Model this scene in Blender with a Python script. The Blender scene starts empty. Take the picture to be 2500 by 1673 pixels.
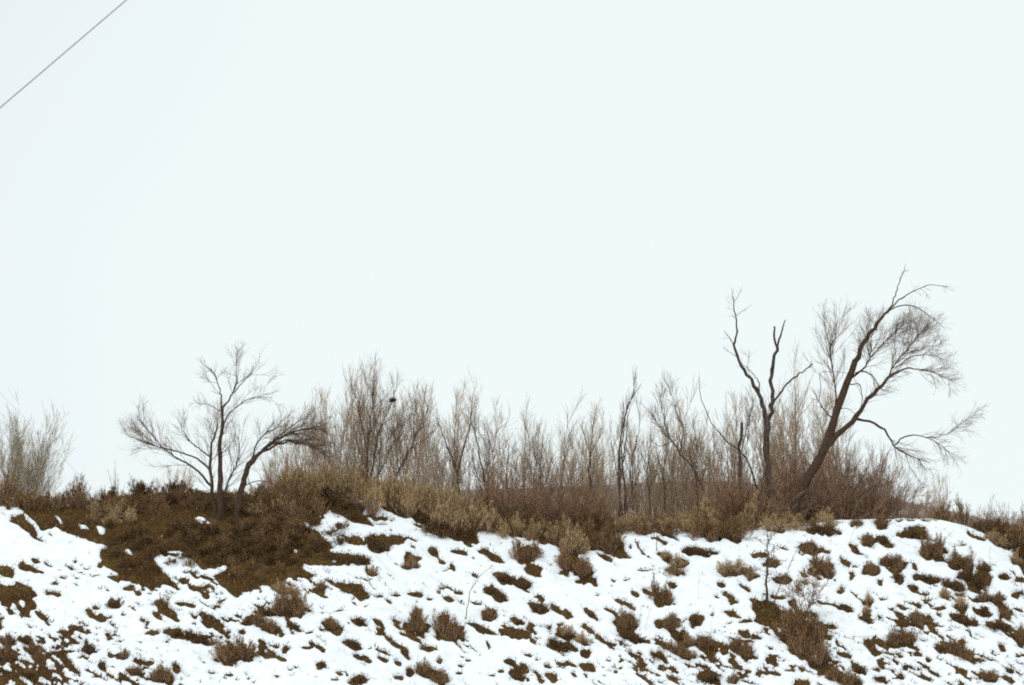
import bpy, math, random
import numpy as np

# ------------------------------------------------------------------ camera, sky, sun, exposure
S = bpy.context.scene
F_PX, PW, PH, HORIZON = 6600.0, 2500.0, 1673.0, 1950.0
CAM = np.array([0.0, 0.0, 1.6])
PITCH = math.atan((HORIZON - PH / 2) / F_PX)
cam_d = bpy.data.cameras.new('camera')
cam = bpy.data.objects.new('camera', cam_d)
S.collection.objects.link(cam)
cam.location = CAM
cam.rotation_euler = (math.radians(90) + PITCH, 0, 0)
cam_d.sensor_width = 36.0
cam_d.lens = 36.0 * F_PX / PW
cam_d.clip_start = 0.5
cam_d.clip_end = 9000
S.camera = cam

SUN_EL, SUN_AZ = math.radians(52), math.radians(215)   # azimuth clockwise from +Y: behind the camera, to the left
W = bpy.data.worlds.new('World')
S.world = W
W.use_nodes = True
nt = W.node_tree
nt.nodes.clear()
n_out = nt.nodes.new('ShaderNodeOutputWorld')
n_bg = nt.nodes.new('ShaderNodeBackground')
n_sky = nt.nodes.new('ShaderNodeTexSky')
n_sky.sky_type = 'NISHITA'
n_sky.sun_disc = False
n_sky.sun_elevation = SUN_EL
n_sky.sun_rotation = SUN_AZ
n_tc = nt.nodes.new('ShaderNodeTexCoord')
n_no = nt.nodes.new('ShaderNodeTexNoise')
n_no.inputs['Scale'].default_value = 2.2
n_no.inputs['Detail'].default_value = 2.0
n_no.inputs['Roughness'].default_value = 0.4
n_mp = nt.nodes.new('ShaderNodeMapping')
n_mp.inputs['Location'].default_value = (3.1, 0.4, 0.2)
n_rp = nt.nodes.new('ShaderNodeValToRGB')
n_rp.color_ramp.elements[0].position = 0.35
n_rp.color_ramp.elements[0].color = (0.815, 0.875, 0.905, 1)
n_rp.color_ramp.elements[1].position = 0.62
n_rp.color_ramp.elements[1].color = (0.895, 0.975, 0.975, 1)
n_sc = nt.nodes.new('ShaderNodeVectorMath')
n_sc.operation = 'SCALE'
n_sc.inputs['Scale'].default_value = 10.0          # cloud layer radiance, brought down again by the 0.1 strength
n_mx = nt.nodes.new('ShaderNodeMix')
n_mx.data_type = 'RGBA'
n_mx.inputs[0].default_value = 0.97
nt.links.new(n_tc.outputs['Generated'], n_mp.inputs['Vector'])
nt.links.new(n_mp.outputs['Vector'], n_no.inputs['Vector'])
n_sx = nt.nodes.new('ShaderNodeSeparateXYZ')      # sky colour set a little brighter towards the right
n_mr = nt.nodes.new('ShaderNodeMapRange')
n_mr.interpolation_type = 'SMOOTHSTEP'
n_mr.inputs['From Min'].default_value = -0.24; n_mr.inputs['From Max'].default_value = 0.0
n_mr.inputs['To Min'].default_value = -0.20; n_mr.inputs['To Max'].default_value = 0.22
n_ad = nt.nodes.new('ShaderNodeMath'); n_ad.operation = 'ADD'
nt.links.new(n_tc.outputs['Generated'], n_sx.inputs[0])
nt.links.new(n_sx.outputs['X'], n_mr.inputs['Value'])
nt.links.new(n_no.outputs['Fac'], n_ad.inputs[0]); nt.links.new(n_mr.outputs['Result'], n_ad.inputs[1])
nt.links.new(n_ad.outputs[0], n_rp.inputs['Fac'])
nt.links.new(n_rp.outputs['Color'], n_sc.inputs[0])
nt.links.new(n_sky.outputs['Color'], n_mx.inputs[6])
nt.links.new(n_sc.outputs['Vector'], n_mx.inputs[7])
nt.links.new(n_mx.outputs[2], n_bg.inputs['Color'])
n_bg.inputs['Strength'].default_value = 0.1
nt.links.new(n_bg.outputs['Background'], n_out.inputs['Surface'])

sun_d = bpy.data.lights.new('sun', 'SUN')
sun_d.energy = 0.95
sun_d.angle = math.radians(25)
sun_d.color = (1.0, 0.98, 0.95)
sun = bpy.data.objects.new('sun', sun_d)
S.collection.objects.link(sun)
sun.rotation_euler = (math.pi / 2 - SUN_EL, 0, math.pi - SUN_AZ)   # travels away from the sun's azimuth
S.view_settings.view_transform = 'Standard'
S.view_settings.look = 'None'
S.view_settings.exposure = 0.0
S.view_settings.gamma = 1.0
S.view_settings.use_curve_mapping = False
S.render.engine = 'CYCLES'
S.cycles.use_denoising = False
S.cycles.max_bounces = 5
S.cycles.filter_width = 1.9

rng = np.random.default_rng(7)
random.seed(7)

# ------------------------------------------------------------------ helpers
CP, SP = math.cos(PITCH), math.sin(PITCH)
def project(x, y, z):
    z = z - CAM[2]
    d = y * CP + z * SP
    up = -y * SP + z * CP
    return PW / 2 + F_PX * x / d, PH / 2 - F_PX * up / d
def z_at(v, Y):                      # height seen at image row v at distance Y
    k = (PH / 2 - v) / F_PX
    return CAM[2] + Y * (k * CP + SP) / (CP - k * SP)
def x_at(u, v, Y):
    z = z_at(v, Y) - CAM[2]
    return (u - PW / 2) / F_PX * (Y * CP + z * SP)
def P3(u, v, Y):
    return np.array([x_at(u, v, Y), Y, z_at(v, Y)])

def hash2(ix, iy, seed):
    h = (ix.astype(np.int64) * 374761393 + iy.astype(np.int64) * 668265263 + seed * 1442695041) & 0xFFFFFFFF
    h = ((h ^ (h >> 13)) * 1274126177) & 0xFFFFFFFF
    h = h ^ (h >> 16)
    return (h & 0xFFFF) / 65535.0
def vnoise(x, y, seed=0):
    x0, y0 = np.floor(x), np.floor(y)
    fx, fy = x - x0, y - y0
    fx = fx * fx * (3 - 2 * fx); fy = fy * fy * (3 - 2 * fy)
    a = hash2(x0, y0, seed); b = hash2(x0 + 1, y0, seed)
    c = hash2(x0, y0 + 1, seed); d = hash2(x0 + 1, y0 + 1, seed)
    return (a * (1 - fx) + b * fx) * (1 - fy) + (c * (1 - fx) + d * fx) * fy
def fbm(x, y, seed=0, octv=4):
    s, a, t = 0, 1.0, 0
    for i in range(octv):
        s = s + a * vnoise(x * 2 ** i + 17.3 * i, y * 2 ** i + 5.1 * i, seed + i); t += a; a *= 0.5
    return s / t - 0.5

# crest of the bank: image column -> row where the ground breaks over
CREST_U = [-600, 0, 150, 240, 330, 500, 700, 800, 870, 1000, 1100, 1200, 1450, 1550, 1700, 1850, 1950, 2100, 2330, 2400, 2500, 3000]
CREST_V = [1240, 1234, 1242, 1226, 1214, 1205, 1212, 1196, 1210, 1250, 1280, 1300, 1302, 1296, 1300, 1290, 1279, 1271, 1273, 1296, 1345, 1400]
YC = 95.0
cx_ = np.array([x_at(u, v, YC) for u, v in zip(CREST_U, CREST_V)])
cz_ = np.array([z_at(v, YC) for v in CREST_V])
SLOPE = math.tan(math.radians(35))
def ground(x, y):
    x = np.asarray(x, float); y = np.asarray(y, float)
    k = np.zeros_like(x + y)
    for dx in (-0.8, -0.4, 0, 0.4, 0.8):
        k = k + np.interp(x + dx, cx_, cz_) / 5
    d = YC - y
    r = 0.55
    drop = SLOPE * 0.5 * (d + np.sqrt(d * d + r * r)) - 0.5 * SLOPE * r * 0
    back = np.clip(y - YC, 0, 400)
    z = k - drop + SLOPE * 0.5 * r * 0.75
    z = z - 0.035 * np.minimum(back, 60) - (k - 11.2) * np.clip(back / 25, 0, 1)
    soft = 0.5 * (z + np.sqrt(z * z + 1.0))      # flattens to the valley floor in front
    near = np.exp(-((y - 91) / 9.0) ** 2)
    e1 = (0.61 * x - 0.79 * y / 0.82); e2 = (0.79 * x + 0.61 * y / 0.82)
    bump = 0.30 * fbm(e1 / 2.6, e2 / 1.1, 11, 4) + 0.5 * fbm(x / 6, y / 6, 5, 2)
    return soft + bump * near
def hit(u, v):
    ys = np.arange(76, 100, 0.03)
    k = (PH / 2 - v) / F_PX
    zs = CAM[2] + ys * (k * CP + SP) / (CP - k * SP)
    xs = (u - PW / 2) / F_PX * (ys * CP + (zs - CAM[2]) * SP)
    g = ground(xs, ys)
    below = np.nonzero(zs < g)[0]
    i = below[0] if len(below) else np.argmin(np.abs(zs - g) + (ys > 95.2) * 99)
    return float(xs[i]), float(ys[i]), float(g[i])

# ------------------------------------------------------------------ materials
def mat(name, stops, scale=40.0, rough=0.9, island=False, bump=0.0, detail=6.0, coords='Object', tint=None):
    m = bpy.data.materials.new(name); m.use_nodes = True
    t = m.node_tree; b = t.nodes['Principled BSDF']
    b.inputs['Roughness'].default_value = rough
    b.inputs['Specular IOR Level'].default_value = 0.2
    r = t.nodes.new('ShaderNodeValToRGB')
    while len(r.color_ramp.elements) < len(stops): r.color_ramp.elements.new(0.5)
    for e, (p, c) in zip(r.color_ramp.elements, stops):
        e.position = p; e.color = (*c, 1)
    if island:
        g = t.nodes.new('ShaderNodeNewGeometry')
        t.links.new(g.outputs['Random Per Island'], r.inputs['Fac'])
    else:
        tc = t.nodes.new('ShaderNodeTexCoord'); n = t.nodes.new('ShaderNodeTexNoise')
        n.inputs['Scale'].default_value = scale; n.inputs['Detail'].default_value = detail
        n.inputs['Roughness'].default_value = 0.65
        t.links.new(tc.outputs[coords], n.inputs['Vector']); t.links.new(n.outputs['Fac'], r.inputs['Fac'])
        if bump:
            bn = t.nodes.new('ShaderNodeBump'); bn.inputs['Strength'].default_value = 0.6
            bn.inputs['Distance'].default_value = bump
            t.links.new(n.outputs['Fac'], bn.inputs['Height']); t.links.new(bn.outputs['Normal'], b.inputs['Normal'])
    if tint:                      # broad damp / grassy tones of their own
        n2 = t.nodes.new('ShaderNodeTexNoise'); n2.inputs['Scale'].default_value = 0.8; n2.inputs['Detail'].default_value = 5
        r2 = t.nodes.new('ShaderNodeValToRGB'); r2.color_ramp.elements[0].position = 0.38; r2.color_ramp.elements[1].position = 0.64
        r2.color_ramp.elements[0].color = (0.72, 0.62, 0.54, 1); r2.color_ramp.elements[1].color = (*tint, 1)
        mx = t.nodes.new('ShaderNodeMix'); mx.data_type = 'RGBA'; mx.blend_type = 'MULTIPLY'; mx.inputs[0].default_value = 1.0
        t.links.new(tc.outputs[coords], n2.inputs['Vector']); t.links.new(n2.outputs['Fac'], r2.inputs['Fac'])
        t.links.new(r.outputs['Color'], mx.inputs[6]); t.links.new(r2.outputs['Color'], mx.inputs[7])
        t.links.new(mx.outputs[2], b.inputs['Base Color'])
    else:
        t.links.new(r.outputs['Color'], b.inputs['Base Color'])
    return m
M_SNOW = mat('snow', [(0.32, (0.76, 0.80, 0.84)), (0.5, (0.88, 0.91, 0.93)), (0.7, (0.91, 0.935, 0.94))], scale=2.5, rough=0.75, bump=0.035, detail=9)  # bluish-grey shade of the hollows painted into the snow colour, following the bumps
M_SOIL = mat('bare_soil', [(0.30, (0.032, 0.015, 0.006)), (0.44, (0.105, 0.054, 0.017)), (0.52, (0.050, 0.027, 0.009)), (0.60, (0.115, 0.066, 0.020)), (0.72, (0.21, 0.125, 0.042))], scale=9, bump=0.05, detail=9, tint=(1.35, 1.42, 1.15))
M_HILL = mat('far_scrub_hill', [(0.35, (0.24, 0.18, 0.16)), (0.65, (0.36, 0.29, 0.255))], scale=1.2, bump=0.3)
M_BARK = mat('dark_bark', [(0.35, (0.032, 0.018, 0.011)), (0.65, (0.10, 0.060, 0.040))], scale=14, bump=0.02)
M_DEAD = mat('weathered_dead_wood', [(0.35, (0.030, 0.022, 0.018)), (0.68, (0.12, 0.085, 0.065))], scale=10, bump=0.02)
M_TWIG = mat('brown_twigs', [(0.0, (0.07, 0.040, 0.024)), (0.6, (0.20, 0.125, 0.078)), (1.0, (0.33, 0.23, 0.15))], island=True)
M_HAZE_PALE = mat('haze_pale_willow_twigs', [(0.0, (0.24, 0.16, 0.10)), (0.6, (0.46, 0.34, 0.23)), (1.0, (0.60, 0.48, 0.35))], island=True)  # grey-tan willow bark, with the haze of distance put into the colour
M_RED = mat('russet_twigs', [(0.0, (0.13, 0.064, 0.036)), (0.6, (0.34, 0.20, 0.125)), (1.0, (0.52, 0.36, 0.25))], island=True)
M_OLIVE = mat('olive_twigs', [(0.0, (0.16, 0.12, 0.07)), (0.6, (0.35, 0.28, 0.175)), (1.0, (0.48, 0.40, 0.28))], island=True)
M_SAGE = mat('dark_sage_leaves', [(0.0, (0.028, 0.013, 0.005)), (0.5, (0.105, 0.053, 0.018)), (0.85, (0.20, 0.11, 0.037)), (1.0, (0.33, 0.20, 0.08))], island=True)
M_TAN = mat('tan_brush_tips', [(0.0, (0.18, 0.11, 0.048)), (0.45, (0.43, 0.295, 0.145)), (0.85, (0.60, 0.44, 0.235)), (1.0, (0.70, 0.56, 0.34))], island=True)
M_MIX = mat('brown_brush_tips', [(0.0, (0.055, 0.026, 0.010)), (0.5, (0.185, 0.10, 0.038)), (0.85, (0.31, 0.185, 0.075)), (1.0, (0.50, 0.33, 0.16))], island=True)
M_TAN2 = mat('dull_tan_tips', [(0.0, (0.10, 0.055, 0.025)), (0.45, (0.30, 0.19, 0.090)), (0.85, (0.44, 0.30, 0.155)), (1.0, (0.58, 0.44, 0.27))], island=True)
M_GRASS = mat('dry_grass', [(0.0, (0.032, 0.016, 0.006)), (0.5, (0.12, 0.066, 0.021)), (0.85, (0.21, 0.125, 0.042)), (1.0, (0.42, 0.28, 0.12))], island=True)
M_CABLE = mat('grey_cable', [(0.4, (0.34, 0.34, 0.40)), (0.6, (0.40, 0.40, 0.46))], scale=20, rough=0.6)
M_NEST = mat('nest_sticks', [(0.0, (0.02, 0.016, 0.013)), (1.0, (0.07, 0.05, 0.04))], island=True)

def new_obj(name, mesh, m, parent=None):
    o = bpy.data.objects.new(name, mesh)
    S.collection.objects.link(o)
    if m and not mesh.materials: mesh.materials.append(m)
    if parent: o.parent = parent
    return o
def mesh_np(name, V, Q=None, T=None, smooth=False):
    me = bpy.data.meshes.new(name)
    V = np.asarray(V, np.float32).reshape(-1, 3)
    nq = 0 if Q is None else len(Q); ntr = 0 if T is None else len(T)
    loops = []
    if nq: loops.append(np.asarray(Q).reshape(-1))
    if ntr: loops.append(np.asarray(T).reshape(-1))
    L = np.concatenate(loops).astype(np.int32)
    me.vertices.add(len(V)); me.vertices.foreach_set('co', V.reshape(-1))
    me.loops.add(len(L)); me.loops.foreach_set('vertex_index', L)
    me.polygons.add(nq + ntr)
    st = np.concatenate([np.arange(nq) * 4, nq * 4 + np.arange(ntr) * 3]).astype(np.int32)
    me.polygons.foreach_set('loop_start', st)
    me.update(calc_edges=True)
    if smooth: me.shade_smooth()
    return me
def tag(o, label, cat, group=None, kind=None):
    if label: o['label'] = label
    if cat: o['category'] = cat
    if group: o['group'] = group
    if kind: o['kind'] = kind
    return o
def empty(name, loc):
    o = bpy.data.objects.new(name, None); S.collection.objects.link(o); o.location = loc
    o.empty_display_size = 0.3
    return o

# ---- tubes: many tapered polylines in one mesh
def tube_arrays(P, R, sides, off):
    """P (M,N,3), R (M,N) -> verts, quads, tris"""
    M, N, _ = P.shape
    T = np.gradient(P, axis=1); T /= np.linalg.norm(T, axis=2, keepdims=True) + 1e-9
    ref = np.where(np.abs(T[:, :1, 2:3]) > 0.8, np.array([[[1.0, 0, 0]]]), np.array([[[0, 0, 1.0]]]))
    A = np.cross(T, np.broadcast_to(ref, T.shape)); A /= np.linalg.norm(A, axis=2, keepdims=True) + 1e-9
    B = np.cross(T, A)
    an = np.arange(sides) * 2 * np.pi / sides
    V = (P[:, :, None, :] + R[:, :, None, None] * (np.cos(an)[None, None, :, None] * A[:, :, None, :] + np.sin(an)[None, None, :, None] * B[:, :, None, :]))
    V = V.reshape(-1, 3)
    m, n, s = np.meshgrid(np.arange(M), np.arange(N - 1), np.arange(sides), indexing='ij')
    s2 = (s + 1) % sides
    b = off + (m * N + n) * sides
    Q = np.stack([b + s, b + s2, b + sides + s2, b + sides + s], -1).reshape(-1, 4)
    return V, Q
def build_tubes(name, groups):
    """groups: list of (P, R, sides)"""
    Vs, Qs, off = [], [], 0
    for P, R, s in groups:
        if len(P) == 0: continue
        V, Q = tube_arrays(P, R, s, off); Vs.append(V); Qs.append(Q); off += len(V)
    return mesh_np(name, np.concatenate(Vs), np.concatenate(Qs), smooth=True)
def resample(pts, n, jit=0.0, rg=None):
    pts = np.asarray(pts, float)
    # Catmull-Rom through the points, then even spacing
    Q = np.vstack([2 * pts[0] - pts[1], pts, 2 * pts[-1] - pts[-2]])
    out = []
    for i in range(1, len(Q) - 2):
        for t in np.linspace(0, 1, 9)[:-1]:
            a, b, c, d = Q[i - 1], Q[i], Q[i + 1], Q[i + 2]
            out.append(0.5 * (2 * b + (c - a) * t + (2 * a - 5 * b + 4 * c - d) * t * t + (3 * b - a - 3 * c + d) * t ** 3))
    out.append(pts[-1]); out = np.array(out)
    L = np.concatenate([[0], np.cumsum(np.linalg.norm(np.diff(out, axis=0), axis=1))])
    s = np.linspace(0, L[-1], n)
    R = np.stack([np.interp(s, L, out[:, k]) for k in range(3)], 1)
    if jit and n > 3:
        R[1:-1] += (rg or rng).normal(0, jit, (n - 2, 3))
    return R
def spawn(P, R, n, t0=0.2, t1=1.0, length=(0.5, 1.0), ang=(25, 60), up=0.1, droop=0.0, nseg=5, rr=0.6, rmax=0.02, rtip=0.0025, jit=0.12, taper_len=0.5, rg=None, flat=0.0, wind=(0, 0, 0)):
    rg = rg or rng
    M, N, _ = P.shape
    Ls = np.linalg.norm(np.diff(P, axis=1), axis=2).sum(1)
    idx = rg.choice(M, n, p=Ls / Ls.sum())
    t = t0 + (t1 - t0) * rg.random(n) ** 0.85
    f = t * (N - 1); i0 = np.minimum(f.astype(int), N - 2); fr = (f - i0)[:, None]
    p0 = P[idx, i0] * (1 - fr) + P[idx, i0 + 1] * fr
    T = P[idx, i0 + 1] - P[idx, i0]; T /= np.linalg.norm(T, axis=1, keepdims=True) + 1e-9
    r0 = R[idx, i0] * (1 - fr[:, 0]) + R[idx, i0 + 1] * fr[:, 0]
    rv = rg.normal(size=(n, 3)); rv[:, 1] *= (1 - flat)
    perp = rv - (rv * T).sum(1, keepdims=True) * T; perp /= np.linalg.norm(perp, axis=1, keepdims=True) + 1e-9
    a = np.radians(rg.uniform(ang[0], ang[1], n))[:, None]
    d = np.cos(a) * T + np.sin(a) * perp
    L = rg.uniform(length[0], length[1], n) * (1 - taper_len * t) * np.clip(Ls[idx] / (Ls.mean() + 1e-9), 0.4, 1.3)
    out = np.zeros((n, nseg, 3)); out[:, 0] = p0
    st = (L / (nseg - 1))[:, None]
    for k in range(1, nseg):
        d = d + rg.normal(0, jit, (n, 3)) + np.array([wind]) * 1.0
        d[:, 2] += up - droop * k
        d /= np.linalg.norm(d, axis=1, keepdims=True)
        out[:, k] = out[:, k - 1] + d * st
    rb = np.minimum(np.maximum(r0 * rr, rtip * 1.3), rmax)[:, None]
    s = np.linspace(0, 1, nseg)[None]
    RR = rb * (1 - s) ** 0.8 + rtip * s
    return out, RR

# ---- leaves: small blades (one quad folded to a point) in one mesh
def blades(P0, D, length, width):
    n = len(P0)
    D = D / (np.linalg.norm(D, axis=1, keepdims=True) + 1e-9)
    s = np.cross(D, rng.normal(size=(n, 3))); s /= np.linalg.norm(s, axis=1, keepdims=True) + 1e-9
    l = length[:, None]; w = width[:, None]
    V = np.stack([P0 - s * w * 0.3, P0 + s * w * 0.3, P0 + D * l * 0.6 + s * w * 0.5, P0 + D * l, P0 + D * l * 0.6 - s * w * 0.5], 1).reshape(-1, 3)
    b = np.arange(n)[:, None] * 5
    Q = b + np.array([[0, 1, 2, 4]]); T = b + np.array([[4, 2, 3]])
    return V, Q, T

# ------------------------------------------------------------------ where the snow has gone (traced patches, in photograph pixels)
K = 625 / 2072.0
TO = {4: (0, 1200), 5: (625, 1200), 6: (1250, 1200), 7: (1875, 1200)}
def tp(t, pts): return [(TO[t][0] + x * K, TO[t][1] + y * K) for x, y in pts]
crest_poly = [(-900, 1000), (-900, 1238)] + tp(4, [(0, 130), (170, 145), (270, 230), (330, 300), (470, 315), (600, 350), (700, 395), (840, 430), (810, 520), (850, 600), (1000, 690), (1100, 770), (1200, 790), (1330, 760), (1450, 800), (1300, 620), (1200, 530), (1340, 520), (1500, 530), (1650, 630), (1840, 605), (1870, 640), (1740, 690), (1900, 830), (2072, 790)]) \
    + tp(5, [(180, 790), (250, 740), (240, 690), (430, 720), (460, 690), (340, 610), (500, 600), (660, 600), (900, 600), (900, 560), (860, 520), (700, 500), (600, 510), (590, 400), (500, 330), (400, 290), (300, 240), (490, 275), (560, 220), (570, 180), (630, 160), (780, 240), (930, 270), (930, 240), (870, 180), (790, 100), (850, 60), (1000, 110), (1160, 200), (1280, 230), (1420, 310), (1500, 360), (1600, 380), (1700, 430), (1830, 410), (1760, 330), (1830, 310), (2000, 340)]) \
    + tp(6, [(0, 360), (150, 380), (250, 410), (390, 460), (640, 470), (800, 520), (970, 540), (900, 430), (810, 360), (850, 320), (1050, 350), (1080, 330), (1250, 380), (1340, 410), (1280, 310), (1400, 310), (1560, 380), (1700, 390), (1820, 450), (1860, 420), (1850, 330), (1900, 300)]) \
    + tp(7, [(0, 290), (130, 280), (230, 320), (250, 260), (500, 240), (700, 236), (1000, 228), (1400, 226), (1480, 250), (1620, 255), (1700, 305), (1800, 370), (1900, 400), (1990, 500), (2072, 700)]) + [(3400, 1500), (3400, 1000)]
more_polys = [tp(4, [(55, 215), (180, 170), (225, 220), (320, 360), (315, 400), (280, 395), (180, 300), (60, 240)]),
              tp(4, [(-60, 730), (110, 760), (150, 730), (260, 780), (330, 840), (240, 860), (290, 920), (240, 1010), (180, 1020), (150, 960), (110, 900), (-60, 860)]),
              tp(7, [(-150, 860), (60, 890), (150, 1000), (130, 1090), (0, 1110), (-80, 1020)])]
snow_holes = [tp(4, [(1560, 210), (1640, 210), (1720, 268), (1640, 262)]), tp(4, [(1000, 465), (1050, 470), (1090, 515), (1030, 500)]),
              tp(4, [(1320, 482), (1450, 482), (1550, 505), (1400, 506)]), tp(4, [(410, 170), (460, 200), (525, 270), (490, 265)]),
              tp(4, [(600, 262), (700, 280), (745, 310), (660, 302)]), tp(4, [(770, 275), (860, 290), (850, 350), (800, 350)]),
              tp(4, [(225, 195), (260, 230), (340, 330), (300, 330)]), tp(4, [(1290, 345), (1330, 360), (1310, 375)]),
              tp(5, [(30, 210), (95, 215), (70, 230)]), tp(5, [(270, 475), (340, 480), (330, 500), (290, 495)]), tp(5, [(620, 550), (660, 545), (650, 580), (610, 575)]),
              tp(6, [(150, 250), (240, 240), (250, 285), (180, 290)]), tp(6, [(1250, 1190), (1300, 1185), (1390, 1270), (1340, 1290), (1270, 1230)]),
              tp(7, [(330, 1330), (380, 1320), (460, 1360), (380, 1360)]),
              tp(4, [(170, 885), (215, 900), (190, 960), (140, 890)])]
# (x, y, half length, half height, tilt, kind)  kind: '' bare patch, S dark shrub, T tan shrub, B brown shrub, W sparse twiggy shrub
E4 = [(40,650,70,45,30,''),(230,620,120,35,15,''),(180,575,30,18,0,''),(290,560,35,20,30,''),(390,590,50,18,30,''),(540,630,40,16,35,''),(430,840,75,22,20,''),(925,910,70,42,10,'S'),(800,590,25,30,0,''),(940,700,75,22,15,''),(1040,790,50,28,25,''),(1115,830,25,20,30,''),
 (350,1010,80,22,45,''),(730,990,60,28,50,''),(800,1030,40,40,0,''),(790,940,45,18,30,''),(1300,920,80,36,40,'B'),(1350,980,150,34,38,''),(1275,1020,60,20,40,''),(1480,920,70,24,5,''),(1720,1050,150,42,42,''),(1780,910,40,40,0,'W'),(1870,1040,50,20,15,''),(1575,1010,30,15,45,''),(1410,1150,72,38,25,'S'),(1590,1180,110,42,25,'S'),
 (1210,1150,40,18,0,''),(1270,1145,12,18,0,''),(1960,1145,30,15,60,''),(520,1140,75,22,10,''),(640,1120,70,25,20,''),(690,1095,30,12,20,''),(240,1100,25,12,20,''),(215,1210,55,28,15,'S'),(325,1205,50,16,35,''),(60,1215,80,30,35,'B'),(570,1230,60,25,35,''),(725,1280,75,45,20,'S'),(300,1320,110,50,50,'B'),(880,1170,50,14,35,''),(40,1330,80,60,10,'B'),(550,1390,120,30,45,''),
 (1000,1340,60,24,10,'B'),(1150,1390,80,28,10,''),(820,1410,50,25,30,'S'),(1420,1410,55,28,65,'S'),(1310,1510,100,55,5,'B'),(1900,1330,165,75,-5,'B'),(1840,1220,60,20,45,''),(1710,1480,50,14,10,''),(1860,1480,40,15,0,''),(240,1490,90,35,10,'S'),(380,1500,80,28,25,''),(1100,1470,60,30,20,'B'),(1000,1520,50,25,20,'S'),
 (1480,720,60,25,20,''),(1580,780,90,30,20,''),(1680,850,35,28,45,''),(1840,770,110,32,35,''),(1580,670,60,14,40,''),(1690,700,60,14,25,''),(440,745,35,10,0,''),(510,715,15,8,0,''),(2010,1050,52,45,0,'S'),(1340,865,45,20,0,'W'),(700,640,20,8,20,''),(600,580,15,18,0,''),(1980,790,40,15,30,''),(20,900,30,30,30,''),(80,930,60,25,60,''),(10,1060,20,60,0,''),(480,1310,60,25,30,''),(150,1290,40,18,30,''),(900,1330,40,14,30,''),(1180,1120,20,8,0,'')]
E5 = [(250,820,100,38,20,'T'),(280,950,145,78,5,'B'),(80,975,85,40,5,'S'),(510,820,75,28,45,''),(520,780,45,32,0,'B'),(750,790,150,52,28,''),(850,840,70,34,30,''),(800,400,110,35,25,''),(990,430,110,68,10,'S'),(1120,400,70,38,10,''),(1240,450,40,18,10,''),(1260,545,75,58,50,''),(1250,610,65,28,0,'T'),(1440,490,62,32,65,'S'),(1515,580,50,18,35,''),(1600,630,40,14,50,''),(1560,650,40,14,-20,''),
 (1640,510,55,18,10,''),(1750,540,15,10,0,''),(1760,670,30,15,40,''),(940,665,70,30,50,'T'),(790,555,115,45,10,'S'),(1310,285,42,15,30,''),(1100,325,15,10,0,''),(1430,320,15,25,20,''),(1250,385,40,8,20,''),(735,280,25,16,0,'W'),(1010,208,140,20,15,''),(1010,265,50,8,15,''),(990,855,35,12,5,''),(1130,835,50,12,5,''),(1270,830,80,18,5,''),(1080,885,45,16,40,''),(1385,875,25,10,20,''),(1530,790,40,10,0,''),(1475,835,25,8,0,''),(1555,880,40,18,10,''),(1650,890,25,14,0,''),(1630,820,40,12,20,''),(910,935,25,8,0,''),(650,975,70,6,-10,''),
 (70,1090,140,42,25,'B'),(295,1100,80,28,40,'S'),(615,1090,90,48,30,'B'),(430,1140,30,13,-10,''),(530,1140,30,10,20,''),(820,1060,75,26,20,'S'),(980,1070,65,24,45,''),(1290,1090,95,75,10,'B'),(1300,1000,50,50,0,'B'),(1150,1080,60,22,45,''),(1250,1180,110,22,30,''),(1560,1150,115,72,15,'B'),(1530,1040,55,50,0,'B'),(1820,1120,120,26,28,''),(1880,1010,75,50,20,'B'),(2020,1130,70,50,30,''),(1950,835,108,42,40,'S'),(2000,700,90,42,35,'S'),(1900,530,100,36,35,''),
 (130,1330,80,22,25,''),(30,1240,50,30,60,''),(200,1370,40,26,40,''),(245,1285,25,28,0,'S'),(165,1255,30,13,20,''),(410,1270,40,14,5,''),(490,1260,70,18,40,''),(560,1280,15,13,0,''),(770,1240,70,48,20,'S'),(840,1350,90,25,20,''),(925,1265,30,10,0,''),(1020,1295,90,22,40,''),(1010,1150,50,18,35,''),(1130,1250,130,20,42,''),(1010,1360,50,20,35,''),(1405,1270,62,20,0,''),(1875,1260,70,9,52,''),(1680,1350,45,18,40,''),(1480,1370,25,30,20,'W'),(1665,1420,25,15,0,''),(530,1410,35,28,20,'S'),(285,1445,30,10,0,''),(670,1480,30,14,10,''),(1250,1460,40,45,30,'S'),(1420,1490,160,45,30,'B'),(1150,1500,30,14,10,''),(820,1530,65,45,0,'S'),(1140,1390,40,22,30,''),(2050,1390,40,25,20,'S'),(620,1530,30,10,0,''),(1640,1470,30,14,0,''),(1900,1500,30,10,0,''),(1990,1460,30,14,20,''),(850,720,40,10,20,''),(1800,930,20,12,30,'')]
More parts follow.
